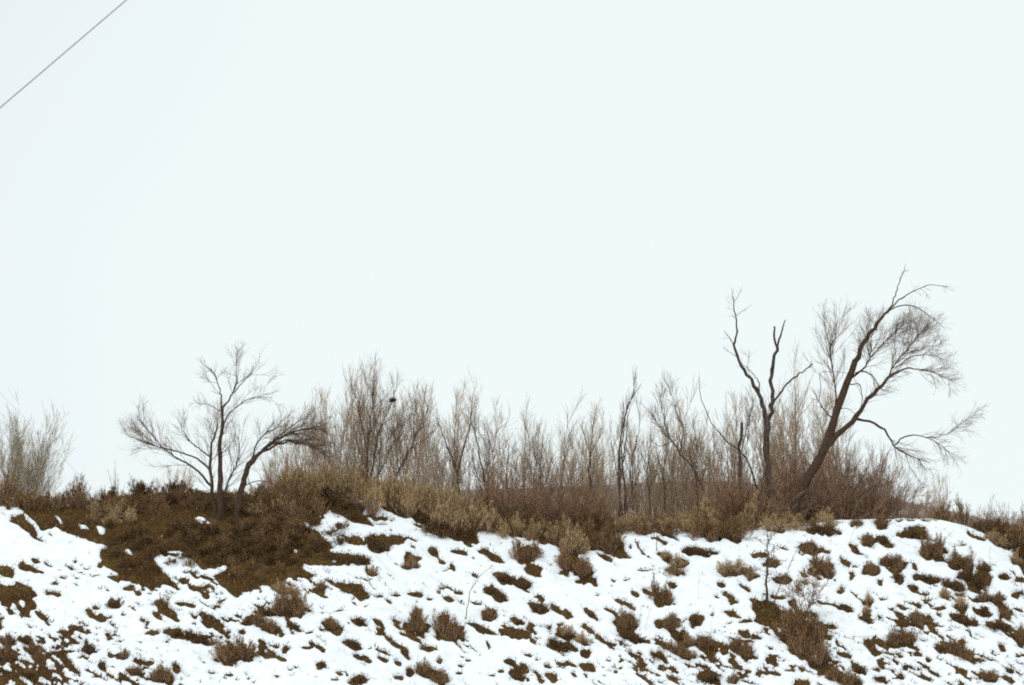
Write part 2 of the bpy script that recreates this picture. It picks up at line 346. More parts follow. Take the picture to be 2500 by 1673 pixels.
E6 = [(110,520,105,85,0,'B'),(170,640,85,42,30,''),(50,740,110,42,25,'S'),(500,480,105,85,0,'T'),(500,620,150,70,22,'B'),(600,730,90,40,10,''),(770,550,60,20,30,''),(1490,490,110,38,10,'S'),(1640,490,50,14,25,''),(1060,480,90,8,50,''),(1190,410,70,16,30,''),(1240,540,60,24,20,'T'),(1310,660,95,28,20,'T'),(1350,590,70,45,0,'T'),(1790,650,110,52,0,'T'),(1930,690,60,35,0,'T'),(1870,770,60,14,45,''),(1690,750,40,22,20,''),(920,725,35,10,0,''),(815,720,30,8,20,''),(1050,640,60,10,5,''),(1110,630,20,14,0,''),
 (1210,860,105,70,20,'B'),(1290,770,50,28,30,''),(910,910,80,26,35,''),(1010,840,50,14,40,''),(1100,810,60,18,20,''),(800,965,55,16,35,''),(640,1000,75,24,45,''),(210,940,90,52,20,'S'),(230,860,70,26,10,''),(370,950,110,32,32,''),(420,1010,50,16,60,''),(680,850,28,10,5,''),(70,1060,50,30,20,'S'),(140,1110,60,16,30,''),(90,1160,135,42,25,''),(435,1150,90,36,40,'T'),(560,1220,80,32,30,'T'),(385,1250,110,46,25,'S'),(680,1170,110,22,42,''),(800,1230,60,16,25,''),(920,1070,85,80,10,'B'),(960,1180,120,45,15,'S'),
 (1270,1080,95,65,10,'B'),(1360,1170,75,42,55,'S'),(1200,1240,80,32,30,''),(1350,1310,165,38,20,'B'),(1550,1230,95,45,20,'B'),(1600,1320,55,32,45,''),(1440,1230,60,36,0,'T'),(1170,1340,98,28,40,'S'),(1000,1340,62,14,35,''),(1700,1290,70,28,60,''),(1860,1290,118,46,35,'B'),(1810,1390,50,32,70,''),(590,1320,45,28,45,''),(430,1400,80,22,20,''),(600,1430,60,36,10,''),(290,1420,30,18,30,''),(200,1380,25,18,60,''),(110,1330,45,12,20,''),(80,1440,90,34,30,''),(50,1500,80,36,30,'S'),(340,1510,60,32,30,''),(220,1500,50,18,50,''),(830,1460,25,18,70,''),(880,1440,20,18,0,''),(870,1390,25,9,0,''),(1220,1450,30,24,0,''),(1310,1450,60,22,10,''),
 (1590,1510,90,42,20,'S'),(1080,1510,80,13,35,''),(1830,1480,40,18,20,''),(1780,1540,60,26,0,'B'),(1770,870,85,32,35,''),(1640,860,20,18,0,''),(1760,970,95,18,25,''),(1620,1010,20,14,0,''),(1490,1050,60,52,20,'S'),(1440,940,15,14,0,''),(1885,1160,50,26,40,''),(1990,1190,60,26,15,''),(2010,1040,60,36,10,''),(1880,1050,40,18,0,''),(1750,1075,20,14,0,''),(1290,1530,30,14,20,''),(500,1500,30,14,20,''),(760,1370,40,9,20,''),(960,455,12,12,0,''),(2000,520,60,18,10,'')]
E7 = [(440,315,118,45,10,'S'),(715,270,62,30,5,'B'),(910,255,72,58,0,'B'),(1180,350,115,55,5,'S'),(800,410,70,42,20,'B'),(920,400,85,32,35,'S'),(710,470,60,24,45,''),(340,470,92,52,10,'B'),(480,500,60,16,10,''),(1330,490,108,82,0,'B'),(1550,450,70,16,5,''),(1010,580,100,34,5,'B'),(1045,690,92,52,40,'S'),(1060,610,50,45,0,'T'),(840,640,60,58,20,'B'),(620,570,62,22,45,''),(710,610,40,18,10,''),(440,640,112,72,25,'B'),(900,750,40,11,50,''),(680,690,40,16,60,''),(1180,780,48,32,30,'S'),(1200,620,50,13,40,''),(1300,710,100,32,10,'S'),(1500,765,100,58,20,'S'),
 (1670,710,135,76,30,'S'),(1570,580,105,55,20,'B'),(1740,620,60,26,0,'B'),(290,660,55,24,50,''),(280,770,80,50,0,'W'),(470,910,115,15,25,''),(620,940,62,28,25,'S'),(590,800,35,45,0,'W'),(720,850,60,12,45,''),(810,900,50,28,0,'T'),(790,1040,60,36,25,'S'),(790,980,32,32,0,'T'),(940,880,40,12,0,''),(1070,940,60,22,30,''),(1100,1050,72,22,40,''),(1290,890,60,26,20,'W'),(1410,950,62,13,5,''),(1420,850,50,28,20,'T'),(1230,1050,98,62,30,'B'),(1310,1130,62,17,40,''),(1570,1040,108,40,20,'S'),(1560,930,58,50,0,'T'),(1800,880,112,30,5,'B'),(1870,930,65,32,50,''),(1740,980,80,34,35,'S'),
 (1880,1090,98,62,20,'S'),(1910,1000,60,40,0,'B'),(1940,1180,32,17,45,''),(1900,690,40,22,0,'S'),(2040,720,60,22,10,''),(2040,830,50,38,0,'S'),(2020,950,50,13,40,''),(2050,1190,60,62,0,'B'),(2040,1330,42,20,0,''),(1080,1210,130,55,-5,'B'),(1190,1270,50,13,25,''),(900,1220,72,22,25,''),(840,1260,85,30,45,''),(940,1300,50,13,5,''),(1060,1330,50,14,30,''),(600,1320,62,25,20,''),(600,1250,90,12,35,''),(490,1080,50,16,25,''),(1540,1310,150,45,30,'B'),(1380,1280,38,24,60,'S'),(1560,1250,34,34,0,'B'),(1700,1370,60,17,10,''),(1890,1270,40,18,60,''),(1820,1370,26,11,0,''),
 (1950,1450,42,28,0,'S'),(1550,1460,72,25,20,''),(1780,1500,90,36,20,'B'),(1930,1520,70,28,20,''),(1220,1335,30,14,10,''),(1310,1360,36,16,20,''),(730,1440,62,40,20,'S'),(270,1160,180,105,10,'B'),(200,1060,100,70,0,'B'),(340,1320,190,75,30,'B'),(480,1450,170,55,25,''),(380,1120,75,60,10,'B'),(600,1530,140,48,15,'B'),(30,1390,44,26,50,''),(170,1460,52,16,5,''),(280,1540,80,28,0,''),(920,1530,72,36,25,'S'),(1050,1500,50,30,0,''),(1220,1440,42,13,0,''),(870,1440,22,9,0,''),(40,590,60,42,0,'B'),(110,720,70,30,10,'B'),(60,850,80,20,10,''),(200,920,30,40,0,''),(1690,370,90,18,30,''),(1850,420,110,22,30,'T'),(2000,560,25,50,0,'T'),(350,1000,60,30,0,'W'),(1480,1130,30,25,0,'W'),(110,450,60,10,20,''),(60,320,60,12,10,'')]
ELL = []
for t, E in ((4, E4), (5, E5), (6, E6), (7, E7)):
    for (x, y, a, b, g, k) in E:
        ELL.append((TO[t][0] + x * K, TO[t][1] + y * K, a * K, b * K, math.radians(g), k))

# ---- raster of bare ground, 2 px cells, then read at the ground's own vertices
U0, V0, CELL = -900.0, 1100.0, 2.0
NU, NV = 2150, 380
uu = U0 + (np.arange(NU) + 0.5) * CELL; vv = V0 + (np.arange(NV) + 0.5) * CELL
GU, GV = np.meshgrid(uu, vv)
wu = GU + 26 * fbm(GU / 34, GV / 26, 31, 5); wv = GV + 18 * fbm(GU / 34, GV / 26, 41, 5)
ca, sa = math.cos(math.radians(33)), math.sin(math.radians(33))
ga = GU * ca + GV * sa; gb_ = -GU * sa + GV * ca
RAG = fbm(ga / 22, gb_ / 8, 61, 4) + 0.7 * fbm(ga / 9, gb_ / 4, 67, 3)
def inside(poly, X, Y):
    ins = np.zeros(X.shape, bool)
    n = len(poly)
    for i in range(n):
        x1, y1 = poly[i]; x2, y2 = poly[(i + 1) % n]
        if y1 == y2: continue
        c = ((Y < y1) != (Y < y2)) & (X < (x2 - x1) * (Y - y1) / (y2 - y1) + x1)
        ins ^= c
    return ins
bare = np.zeros(GU.shape)
for pl in [crest_poly] + more_polys: bare[inside(pl, wu + 22 * RAG, wv + 20 * RAG)] = 1
for (x, y, a, b, g, k) in ELL:
    r = max(a, b) * 1.3 + 16
    i0, i1 = int((x - r - U0) / CELL), int((x + r - U0) / CELL) + 1
    j0, j1 = max(int((y - r - V0) / CELL), 0), min(int((y + r - V0) / CELL) + 1, NV)
    su, sv = wu[j0:j1, i0:i1] - x, wv[j0:j1, i0:i1] - y
    e1 = su * math.cos(g) + sv * math.sin(g); e2 = -su * math.sin(g) + sv * math.cos(g)
    q = (e1 / a) ** 2 + (e2 / b) ** 2
    sub = bare[j0:j1, i0:i1]; rag = RAG[j0:j1, i0:i1]; sub[(q + 0.35 * (e1 < 0) * (e2 < 0)) < (0.3 if k == 'W' else 1.05) + 2.4 * rag] = 1
for pl in snow_holes: bare[inside(pl, GU + 4 * fbm(GU / 9, GV / 9, 3, 3), GV + 4 * fbm(GU / 9, GV / 9, 4, 3))] = 0
for _ in range(2):
    bare = (bare + np.roll(bare, 1, 0) + np.roll(bare, -1, 0) + np.roll(bare, 1, 1) + np.roll(bare, -1, 1)) / 5
def bare_at(u, v):
    fu = np.clip((u - U0) / CELL - 0.5, 0, NU - 1.01); fv = np.clip((v - V0) / CELL - 0.5, 0, NV - 1.01)
    i, j = fu.astype(int), fv.astype(int); a, b = fu - i, fv - j
    return (bare[j, i] * (1 - a) + bare[j, i + 1] * a) * (1 - b) + (bare[j + 1, i] * (1 - a) + bare[j + 1, i + 1] * a) * b
def density(u, v):
    """how freely small bare spots show: most at the lower left, fewer elsewhere, many low on the right"""
    d = 0.36 + 0 * u
    d += 0.43 * np.clip((v - 1480) / 130, 0, 1) * np.clip((640 - u) / 420, 0, 1)
    d += 0.20 * np.clip((v - 1380) / 130, 0, 1) * np.clip((260 - u) / 180, 0, 1)
    d += 0.30 * np.clip((v - 1500) / 120, 0, 1) * np.clip((u - 1150) / 300, 0, 1)
    d += 0.20 * np.clip((v - 1330) / 120, 0, 1) * np.clip((u - 1900) / 200, 0, 1)
    d -= 0.16 * np.clip((1300 - v) / 60, 0, 1)
    d += 0.38 * np.exp(-(((u - 600) / 230) ** 2 + ((v - 1420) / 45) ** 2))
    return d
def bareness(x, y, z):
    u, v = project(x, y, z)
    s = y / 0.82
    e1 = 0.61 * x - 0.79 * s; e2 = 0.79 * x + 0.61 * s
    n1 = fbm(e1 / 0.42, e2 / 0.13, 71, 3) + 0.5 * fbm(e1 / 0.16, e2 / 0.07, 77, 2) + 0.45 * fbm(x / 1.6, y / 1.3, 79, 3)
    d = density(u, v)
    small = np.clip((n1 - (0.42 - 0.46 * d)) * 9, 0, 1)
    near = (y > 78) & (y < YC + 0.3)
    b = np.maximum(bare_at(u, v) * near, small * ((y > 76) & (y < YC)))
    far = (y >= YC + 0.3)
    return np.where(far, np.clip(fbm(x / 3, y / 3, 9, 3) * 3 + 0.35, 0, 1), b)

def axis(lo, hi, step, far_lo, far_hi):
    core = np.arange(lo, hi + step / 2, step)
    def ext(start, end, sgn):
        out, s, p = [], step, start
        while (end - p) * sgn > 0:
            s *= 1.22; p = p + sgn * s; out.append(p)
        out[-1] = end if len(out) else end
        return out
    return np.array(ext(lo, far_lo, -1)[::-1] + list(core) + ext(hi, far_hi, 1))
def grid_mesh(name, xs, ys, zf, keep=None):
    X, Y = np.meshgrid(xs, ys)
    Z, kp = zf(X, Y)
    nx, ny = len(xs), len(ys)
    j, i = np.meshgrid(np.arange(ny - 1), np.arange(nx - 1), indexing='ij')
    b = j * nx + i
    Q = np.stack([b, b + 1, b + nx + 1, b + nx], -1).reshape(-1, 4)
    V = np.stack([X, Y, Z], -1).reshape(-1, 3)
    if kp is not None:
        k = kp.reshape(-1)
        Q = Q[k[Q].any(1)]
        used = np.zeros(len(V), bool); used[Q.reshape(-1)] = True
        rm = np.cumsum(used) - 1
        V = V[used]; Q = rm[Q]
    return mesh_np(name, V, Q, smooth=True)
def soil_z(X, Y):
    z = ground(X, Y)
    near = np.exp(-((Y - 90) / 9.0) ** 4)
    z = z + near * (0.05 * fbm(X / 0.25, Y / 0.25, 91, 3))
    return z, None
def snow_z(X, Y):
    z = ground(X, Y)
    b = bareness(X, Y, z)
    near = np.exp(-((Y - 90) / 9.0) ** 4)
    e1 = 0.61 * X - 0.96 * Y; e2 = 0.79 * X + 0.74 * Y
    drift = near * (0.07 * fbm(e1 / 0.9, e2 / 0.35, 55, 3) + 0.012 * fbm(X / 0.12, Y / 0.12, 57, 2))
    T = 0.075 - 0.17 * b
    return z + T + np.where(b > 0.5, 0, drift), (T > -0.055)
xs_s = axis(-20.5, 20.5, 0.065, -900, 900); ys_s = axis(84.5, 95.8, 0.05, -120, 2500)
snow = new_obj('snow', grid_mesh('snow', xs_s, ys_s, snow_z), M_SNOW); tag(snow, None, None, kind='structure')
xs_g = axis(-20.5, 20.5, 0.14, -900, 900); ys_g = axis(84.5, 95.8, 0.11, -120, 2500)
soil = new_obj('ground', grid_mesh('ground', xs_g, ys_g, soil_z), M_SOIL); tag(soil, None, None, kind='structure')

# low hill far behind the brush
hx = np.linspace(-140, 160, 160); hy = np.linspace(150, 290, 50)
def hill_z(X, Y):
    u, _ = project(X, Y, 20.0)
    top = np.interp(u, [-400, 500, 900, 1050, 1300, 1700, 2100, 2300, 2500, 3200], [1290, 1280, 1215, 1198, 1190, 1176, 1190, 1240, 1290, 1320])
    zt = z_at(top, 190.0)
    prof = np.clip((Y - 150) / 40, 0, 1) ** 0.7 * (1 - 0.4 * np.clip((Y - 195) / 95, 0, 1) ** 2)
    return 4 + (zt - 4) * prof + 0.7 * fbm(X / 7, Y / 7, 13, 4), None
hill = new_obj('hill', grid_mesh('hill', hx, hy, hill_z), M_HILL); tag(hill, None, None, kind='structure')

# ------------------------------------------------------------------ plants: prototypes
def dome_shrub(seed, stems, leaves, spread, leafl, leafw, lift, tip_only, rg_up=0.6, twigs=0):
    """unit shrub: about 1 m wide, height 'lift'. returns (stem mesh, foliage mesh)"""
    rg = np.random.default_rng(seed)
    az = rg.uniform(0, 2 * np.pi, stems); el = rg.random(stems) ** 0.7
    r = el * spread
    lobes = rg.uniform(0, 2 * np.pi, 3)
    hh = lift * np.sqrt(np.clip(1 - (r / (spread * 1.08)) ** 2, 0.04, 1)) * rg.uniform(0.72, 1.1, stems) * (1 + 0.2 * np.sin(2 * az + lobes[0]) + 0.12 * np.sin(3 * az + lobes[1]))
    r = r * (1 + 0.25 * np.sin(2 * az + lobes[2]) + 0.15 * np.sin(5 * az + lobes[0]))
    hh = hh * (1 + 0.38 * np.cos(az - lobes[1]) * r / spread) * (1 + 0.18 * np.sin(5 * az + lobes[2]))
    tip = np.stack([np.cos(az) * r, np.sin(az) * r, hh], 1)
    root = np.stack([np.cos(az) * r * 0.12, np.sin(az) * r * 0.12, np.full(stems, -0.10)], 1)
    mid = root * 0.4 + tip * 0.6; mid[:, 2] -= 0.08 * lift; mid[:, :2] *= 1.08
    t = np.linspace(0, 1, 5)[None, :, None]
    P = (1 - t) ** 2 * root[:, None] + 2 * t * (1 - t) * mid[:, None] + t ** 2 * tip[:, None]
    P[:, 1:] += rg.normal(0, 0.012, P[:, 1:].shape)
    R = np.linspace(0.011, 0.004, 5)[None] * rg.uniform(0.7, 1.3, (stems, 1))
    groups = [(P, R, 3)]
    P2, R2 = spawn(P, R, stems * 4 + twigs, t0=0.35, length=(0.14, 0.32), ang=(20, 50), up=0.15, nseg=4, rmax=0.005, rtip=0.002, rg=rg)
    groups.append((P2, R2, 3))
    sm = build_tubes('stems', groups)
    if leaves:
        src = np.concatenate([P2.reshape(-1, 3), P[:, 2:].reshape(-1, 3)]) if not tip_only else np.concatenate([P2[:, 2:].reshape(-1, 3), P[:, 4]])
        P0 = src[rg.integers(0, len(src), leaves)] + rg.normal(0, 0.022, (leaves, 3))
        D = rg.normal(size=(leaves, 3)) * (1 - rg_up) + np.array([0, 0, rg_up]) + P0 * np.array([1.0, 1.0, 0.2]) * 0.6
        V, Q, T = blades(P0, D, leafl * rg.uniform(0.6, 1.5, leaves), leafw * rg.uniform(0.6, 1.4, leaves))
        fm = mesh_np('foliage', V, Q, T)
    else:
        fm = None
    return sm, fm
def bark_slot(me, m): me.materials.append(m); return me
SH = {'S': [], 'T': [], 'B': [], 'W': []}
for i in range(7):
    a, b = dome_shrub(100 + i, 46, 1500, 0.5, 0.065, 0.019, 0.58, False, 0.5)
    SH['S'].append((bark_slot(a, M_TWIG), bark_slot(b, M_SAGE)))
for i in range(4):
    a, b = dome_shrub(200 + i, 60, 1500, 0.5, 0.095, 0.013, 0.82, True, 0.8)
    SH['T'].append((bark_slot(a, M_RED), bark_slot(b, M_TAN if i != 1 else M_TAN2)))
for i in range(7):
    a, b = dome_shrub(300 + i, 60, 1500, 0.5, 0.085, 0.014, 0.72, False, 0.65)
    SH['B'].append((bark_slot(a, M_RED), bark_slot(b, M_MIX)))
for i in range(3):
    a, b = dome_shrub(400 + i, 20, 110, 0.5, 0.06, 0.012, 0.85, True, 0.8)
    SH['W'].append((bark_slot(a, M_OLIVE), bark_slot(b, M_MIX)))
SHRUBS = []   # (root, kind, u, v, size)
NAMES = {'S': 'sagebrush', 'T': 'rabbitbrush', 'B': 'brown_shrub', 'W': 'twiggy_shrub'}
def put_shrub(kind, u, v, width, height=None, loc=None, lean=None, i=None, sink=0.04):
    v_ = random.randrange(len(SH[kind])) if i is None else i
    a, b = SH[kind][v_]
    if loc is None: loc = hit(u, v)
    root = empty(NAMES[kind], (loc[0], loc[1], loc[2] - sink))
    root.rotation_euler = (random.uniform(-.08, .12), (lean if lean is not None else random.uniform(-.1, .2)), random.uniform(0, 6.28))
    height = height or width * random.uniform(0.85, 1.15)
    root.scale = (width, width * random.uniform(0.8, 1.1), height)
    new_obj('stems', a, None, root)
    new_obj('foliage', b, None, root)
    SHRUBS.append([root, kind, u, v, width])
    return root
PXM = 69.0
for (x, y, a, b, g, k) in ELL:
    if not k: continue
    w = 2.15 * a * math.cos(g) / PXM * 1.0
    w = max(w, 1.6 * b / PXM, 0.28)
    if a > 30:       # long masses are two neighbouring shrubs
        for sgn in (-0.45, 0.45):
            put_shrub(k, x + sgn * a * math.cos(g), y + sgn * a * math.sin(g) + b * 0.45, w * 0.68, max(b * 2.0 / PXM, 0.34) * (1.25 if k in 'BT' else 1.0))
    else:
        put_shrub(k, x + 1, y + b * 0.5, w, max(1.5 * b / PXM, 0.26) * (1.5 if k in 'BT' else 1.15))
n_listed = len(SHRUBS)
# dark scrub mass round the forked left tree and along the crest: (u0, v0, u1, v1, n, kind, width range, height range)
BANDS = [(0, 1238, 240, 1246, 8, 'B', (.6, 1.0), (.55, .8)), (240, 1236, 420, 1262, 9, 'B', (.6, .9), (.5, .8)), (250, 1225, 430, 1238, 5, 'S', (.6, .9), (.5, .7)),
         (430, 1222, 700, 1250, 14, 'B', (.6, 1.0), (.35, .6)), (260, 1290, 430, 1400, 12, 'S', (.5, .8), (.3, .5)), (430, 1285, 830, 1380, 40, 'S', (.55, 1.0), (.3, .55)), (440, 1290, 780, 1340, 12, 'B', (.6, .9), (.4, .6)),
         (215, 1250, 330, 1290, 7, 'T', (.5, .8), (.4, .6)), (560, 1225, 720, 1262, 9, 'T', (.6, .9), (.4, .6)), (330, 1300, 700, 1400, 9, 'B', (.4, .6), (.35, .5)), (640, 1262, 760, 1300, 6, 'B', (.6, .8), (.4, .6)),
         (560, 1380, 660, 1425, 5, 'B', (.5, .7), (.35, .5)), (690, 1205, 860, 1222, 8, 'T', (.8, 1.2), (.9, 1.2)), (620, 1226, 790, 1256, 9, 'B', (.7, 1.0), (.6, .85)), (790, 1235, 880, 1272, 5, 'S', (.6, .9), (.4, .6)),
         (860, 1208, 1060, 1268, 12, 'T', (.8, 1.2), (.85, 1.15)), (1060, 1275, 1190, 1305, 9, 'T', (.8, 1.1), (.8, 1.1)), (1020, 1278, 1160, 1322, 8, 'S', (.7, .9), (.4, .6)), (1150, 1290, 1330, 1310, 7, 'B', (.7, 1.0), (.6, .9)),
         (1200, 1302, 1390, 1330, 8, 'T', (.5, .8), (.55, .8)), (1350, 1312, 1520, 1350, 10, 'B', (.7, 1.0), (.5, .8)), (1480, 1296, 1680, 1312, 8, 'B', (.6, .9), (.4, .7)), (1500, 1296, 1700, 1306, 4, 'T', (.6, .9), (.6, .8)),
         (1690, 1305, 1810, 1325, 7, 'B', (.7, 1.0), (.6, .9)), (1700, 1298, 1950, 1302, 8, 'T', (.6, .9), (.35, .6)), (1940, 1285, 2040, 1290, 3, 'T', (.6, .8), (.3, .5))]
for (u0, v0, u1, v1, n, k, wr, hr) in BANDS:
    for q in range(n):
        f = (q + 0.5) / n
        u = u0 + (u1 - u0) * f + random.uniform(-10, 10)
        t = random.random()
        if v1 - v0 > 12: t = (q * 0.618) % 1.0
        v = v0 + (v1 - v0) * t
        cv = np.interp(u, CREST_U, CREST_V)
        v = max(v, cv + 3)
        put_shrub(k, u, v, random.uniform(*wr), random.uniform(*hr))

# ------------------------------------------------------------------ traced trees
def traced_tree(name, label, Y, limbs, twigs, bark, twig_mat, seed=0, depth=0.7, group=None, fine=1.0):
    """limbs: list of (kind, [(u,v)...], r0, r1). first is the trunk. twigs: list of spawn stages"""
    rg = np.random.default_rng(seed)
    u0, v0 = limbs[0][1][0]
    x0, z0 = x_at(u0, v0, Y), z_at(v0, Y)
    gz = float(ground(np.array([x0]), np.array([Y]))[0])
    base = np.array([x0, Y, min(gz, z0)])
    root = empty(name, base)
    arrs = []
    for li, (kind, pts, r0, r1, *rest) in enumerate(limbs):
        dy0 = rest[0] if rest else 0.0
        dy1 = rest[1] if len(rest) > 1 else dy0 + rg.uniform(-depth, depth) * (kind != 'trunk')
        n = len(pts)
        W3 = []
        for q, (u, v) in enumerate(pts):
            yy = Y + dy0 + (dy1 - dy0) * q / max(n - 1, 1)
            W3.append(P3(u, v, yy))
        if kind == 'trunk' and W3[0][2] > gz - 0.1:
            W3.insert(0, np.array([W3[0][0] - 0.02, W3[0][1], gz - 0.25]))
        L = sum(np.linalg.norm(W3[q + 1] - W3[q]) for q in range(len(W3) - 1))
        A = resample(W3, 16, jit=min(0.028, r0 * 0.5, L * 0.011), rg=rg) - base
        t = np.linspace(0, 1, 16)
        R = r0 * (1 - t) + r1 * t
        if kind == 'trunk': R = R * (1 + 0.5 * np.exp(-t * 14))
        R = R * (1 + rg.normal(0, 0.07, 16))
        me = build_tubes(kind, [(A[None], R[None], 8)])
        new_obj(kind, me, bark, root)
        arrs.append((A, R))
    P = np.stack([a for a, _ in arrs]); R = np.stack([r for _, r in arrs])
    if twigs:
        allg = []
        for st in twigs:
            st = dict(st)
            srcs = st.pop('src', None)
            lv = st.pop('level', 0)
            if lv == 0: src = (P[srcs], R[srcs]) if srcs is not None else (P, R)
            else: src = allg[lv - 1] if lv > 0 else allg[-1]
            n = st.pop('n')
            sc = (.74 if lv == 0 else .56) * fine
            st['rmax'] = st.get('rmax', .01) * sc; st['rtip'] = st.get('rtip', .003) * sc
            allg.append(spawn(src[0], src[1], n, rg=rg, **st))
        me = build_tubes('crown', [(p, r, 3) for p, r in allg])
        new_obj('crown', me, twig_mat, root)
    tag(root, label, 'tree', group)
    return root

# forked tree standing in the scrub at the left
traced_tree('bare_tree', 'bare many-stemmed tree rising from the dark scrub, its left limbs spreading low', 93.3, [
    ('trunk', [(538, 1268), (538, 1177), (536, 1104), (538, 1070), (542, 1039), (542, 997)], .11, .05),
    ('limb', [(542, 999), (564, 966), (578, 934), (577, 905), (578, 866)], .034, .006),
    ('limb', [(542, 1000), (538, 959), (530, 930), (522, 910), (500, 893)], .030, .006),
    ('limb', [(562, 968), (596, 930), (625, 897), (634, 870)], .022, .005),
    ('limb', [(540, 1061), (556, 1014), (589, 985), (625, 970), (665, 972)], .028, .005),
    ('limb', [(541, 1005), (509, 988), (480, 984)], .016, .005),
    ('trunk', [(526, 1262), (517, 1188), (513, 1126), (516, 1086), (525, 1061), (533, 1035)], .085, .02),
    ('limb', [(517, 1188), (484, 1152), (436, 1119), (404, 1097), (364, 1054), (332, 1014)], .042, .006),
    ('limb', [(515, 1152), (491, 1126), (462, 1112), (422, 1101), (380, 1090), (312, 1064)], .036, .005),
    ('limb', [(513, 1116), (487, 1097), (469, 1083), (454, 1064), (430, 1018)], .026, .005),
    ('trunk', [(543, 1262), (547, 1205), (560, 1177), (578, 1130), (585, 1086), (580, 1064)], .046, .010),
    ('limb', [(404, 1097), (360, 1080), (318, 1035)], .018, .004),
], [dict(n=190, t0=.25, length=(.6, 1.6), ang=(20, 50), up=.07, nseg=7, rmax=.013, rtip=.004, src=[1, 2, 3, 4, 5, 6, 7, 8, 9, 10, 11]),
    dict(n=24, t0=.55, length=(.7, 1.5), ang=(25, 50), up=.08, nseg=7, rmax=.012, rtip=.004, src=[0]),
    dict(n=1150, level=1, t0=.15, length=(.25, .7), ang=(18, 45), up=.06, nseg=5, rmax=.007, rtip=.003),
    dict(n=1800, level=3, t0=.1, length=(.15, .4), ang=(18, 45), up=.05, nseg=4, rmax=.005, rtip=.0025)], M_BARK, M_TWIG, seed=3)
traced_tree('arching_tree', 'bare tree arching to the right beside the many-stemmed tree', 93.3, [
    ('trunk', [(578, 1262), (589, 1199), (600, 1159), (614, 1123), (624, 1112)], .12, .09),
    ('limb', [(618, 1118), (640, 1101), (673, 1075), (713, 1054), (764, 1046), (806, 1054)], .06, .008),
    ('limb', [(614, 1123), (625, 1090), (640, 1065), (673, 1042), (709, 1014)], .035, .006),
    ('limb', [(630, 1108), (684, 1083), (734, 1081), (785, 1101), (805, 1125)], .045, .007),
    ('limb', [(640, 1101), (690, 1066), (735, 1060), (790, 1078)], .038, .006),
    ('limb', [(628, 1110), (660, 1080), (700, 1050), (745, 1020)], .034, .006),
    ('limb', [(600, 1185), (625, 1175), (660, 1178), (690, 1200)], .018, .006),
    ('limb', [(655, 1090), (705, 1074), (760, 1090), (800, 1118)], .03, .006),
], [dict(n=120, t0=.2, length=(.6, 1.5), ang=(12, 38), up=.02, droop=.012, nseg=7, rmax=.013, rtip=.004, src=[1, 2, 3, 4, 5, 7]),
    dict(n=1100, level=1, t0=.1, length=(.25, .65), ang=(15, 45), up=.05, nseg=5, rmax=.007, rtip=.003),
    dict(n=900, level=2, t0=.1, length=(.15, .4), ang=(18, 45), up=.05, nseg=4, rmax=.005, rtip=.0025)], M_BARK, M_TWIG, seed=5)
# dead tree with two snapped limbs
traced_tree('dead_tree', 'tall dead tree with a forked trunk and snapped-off limb tips', 96.5, [
    ('trunk', [(1882, 1275), (1879, 1180), (1873, 1075), (1871, 1020)], .13, .10),
    ('limb', [(1870, 1030), (1854, 967), (1823, 915), (1802, 872), (1791, 841)], .085, .045, 0, .3),
    ('limb', [(1791, 843), (1800, 806), (1795, 770), (1788, 713)], .038, .010, .3, .4),
    ('limb', [(1791, 841), (1780, 824), (1767, 806)], .022, .006, .3, .2),
    ('limb', [(1853, 960), (1852, 932), (1828, 902), (1812, 889)], .026, .006, .05, -.3),
    ('limb', [(1798, 772), (1815, 758), (1836, 744)], .010, .004, .4, .6),
    ('limb', [(1791, 738), (1803, 722), (1811, 700)], .010, .004, .4, .5),
    ('limb', [(1873, 1030), (1886, 989), (1882, 924), (1889, 880), (1897, 842)], .080, .055, 0, -.2),
    ('limb', [(1896, 846), (1890, 824), (1891, 797)], .042, .032, -.2, -.3),
    ('limb', [(1897, 846), (1909, 808), (1917, 781)], .042, .018, -.2, -.1),
    ('limb', [(1884, 995), (1906, 958), (1928, 932), (1954, 911), (1984, 889)], .042, .022, 0, .5),
    ('limb', [(1801, 873), (1785, 862), (1764, 848)], .012, .004, .3, .2),
    ('limb', [(1842, 940), (1826, 900), (1829, 862)], .012, .005, .2, .6),
], [dict(n=26, t0=.4, length=(.25, .6), ang=(25, 60), up=.05, nseg=6, rmax=.008, rtip=.0035, src=[2, 3, 4, 5, 6, 11, 12]),
    dict(n=8, t0=.8, length=(.4, .6), ang=(15, 50), up=.05, nseg=6, rmax=.009, rtip=.004, src=[10]),
    dict(n=70, level=1, t0=.2, length=(.15, .35), ang=(20, 60), nseg=5, rmax=.005, rtip=.003)], M_DEAD, M_TWIG, seed=8)
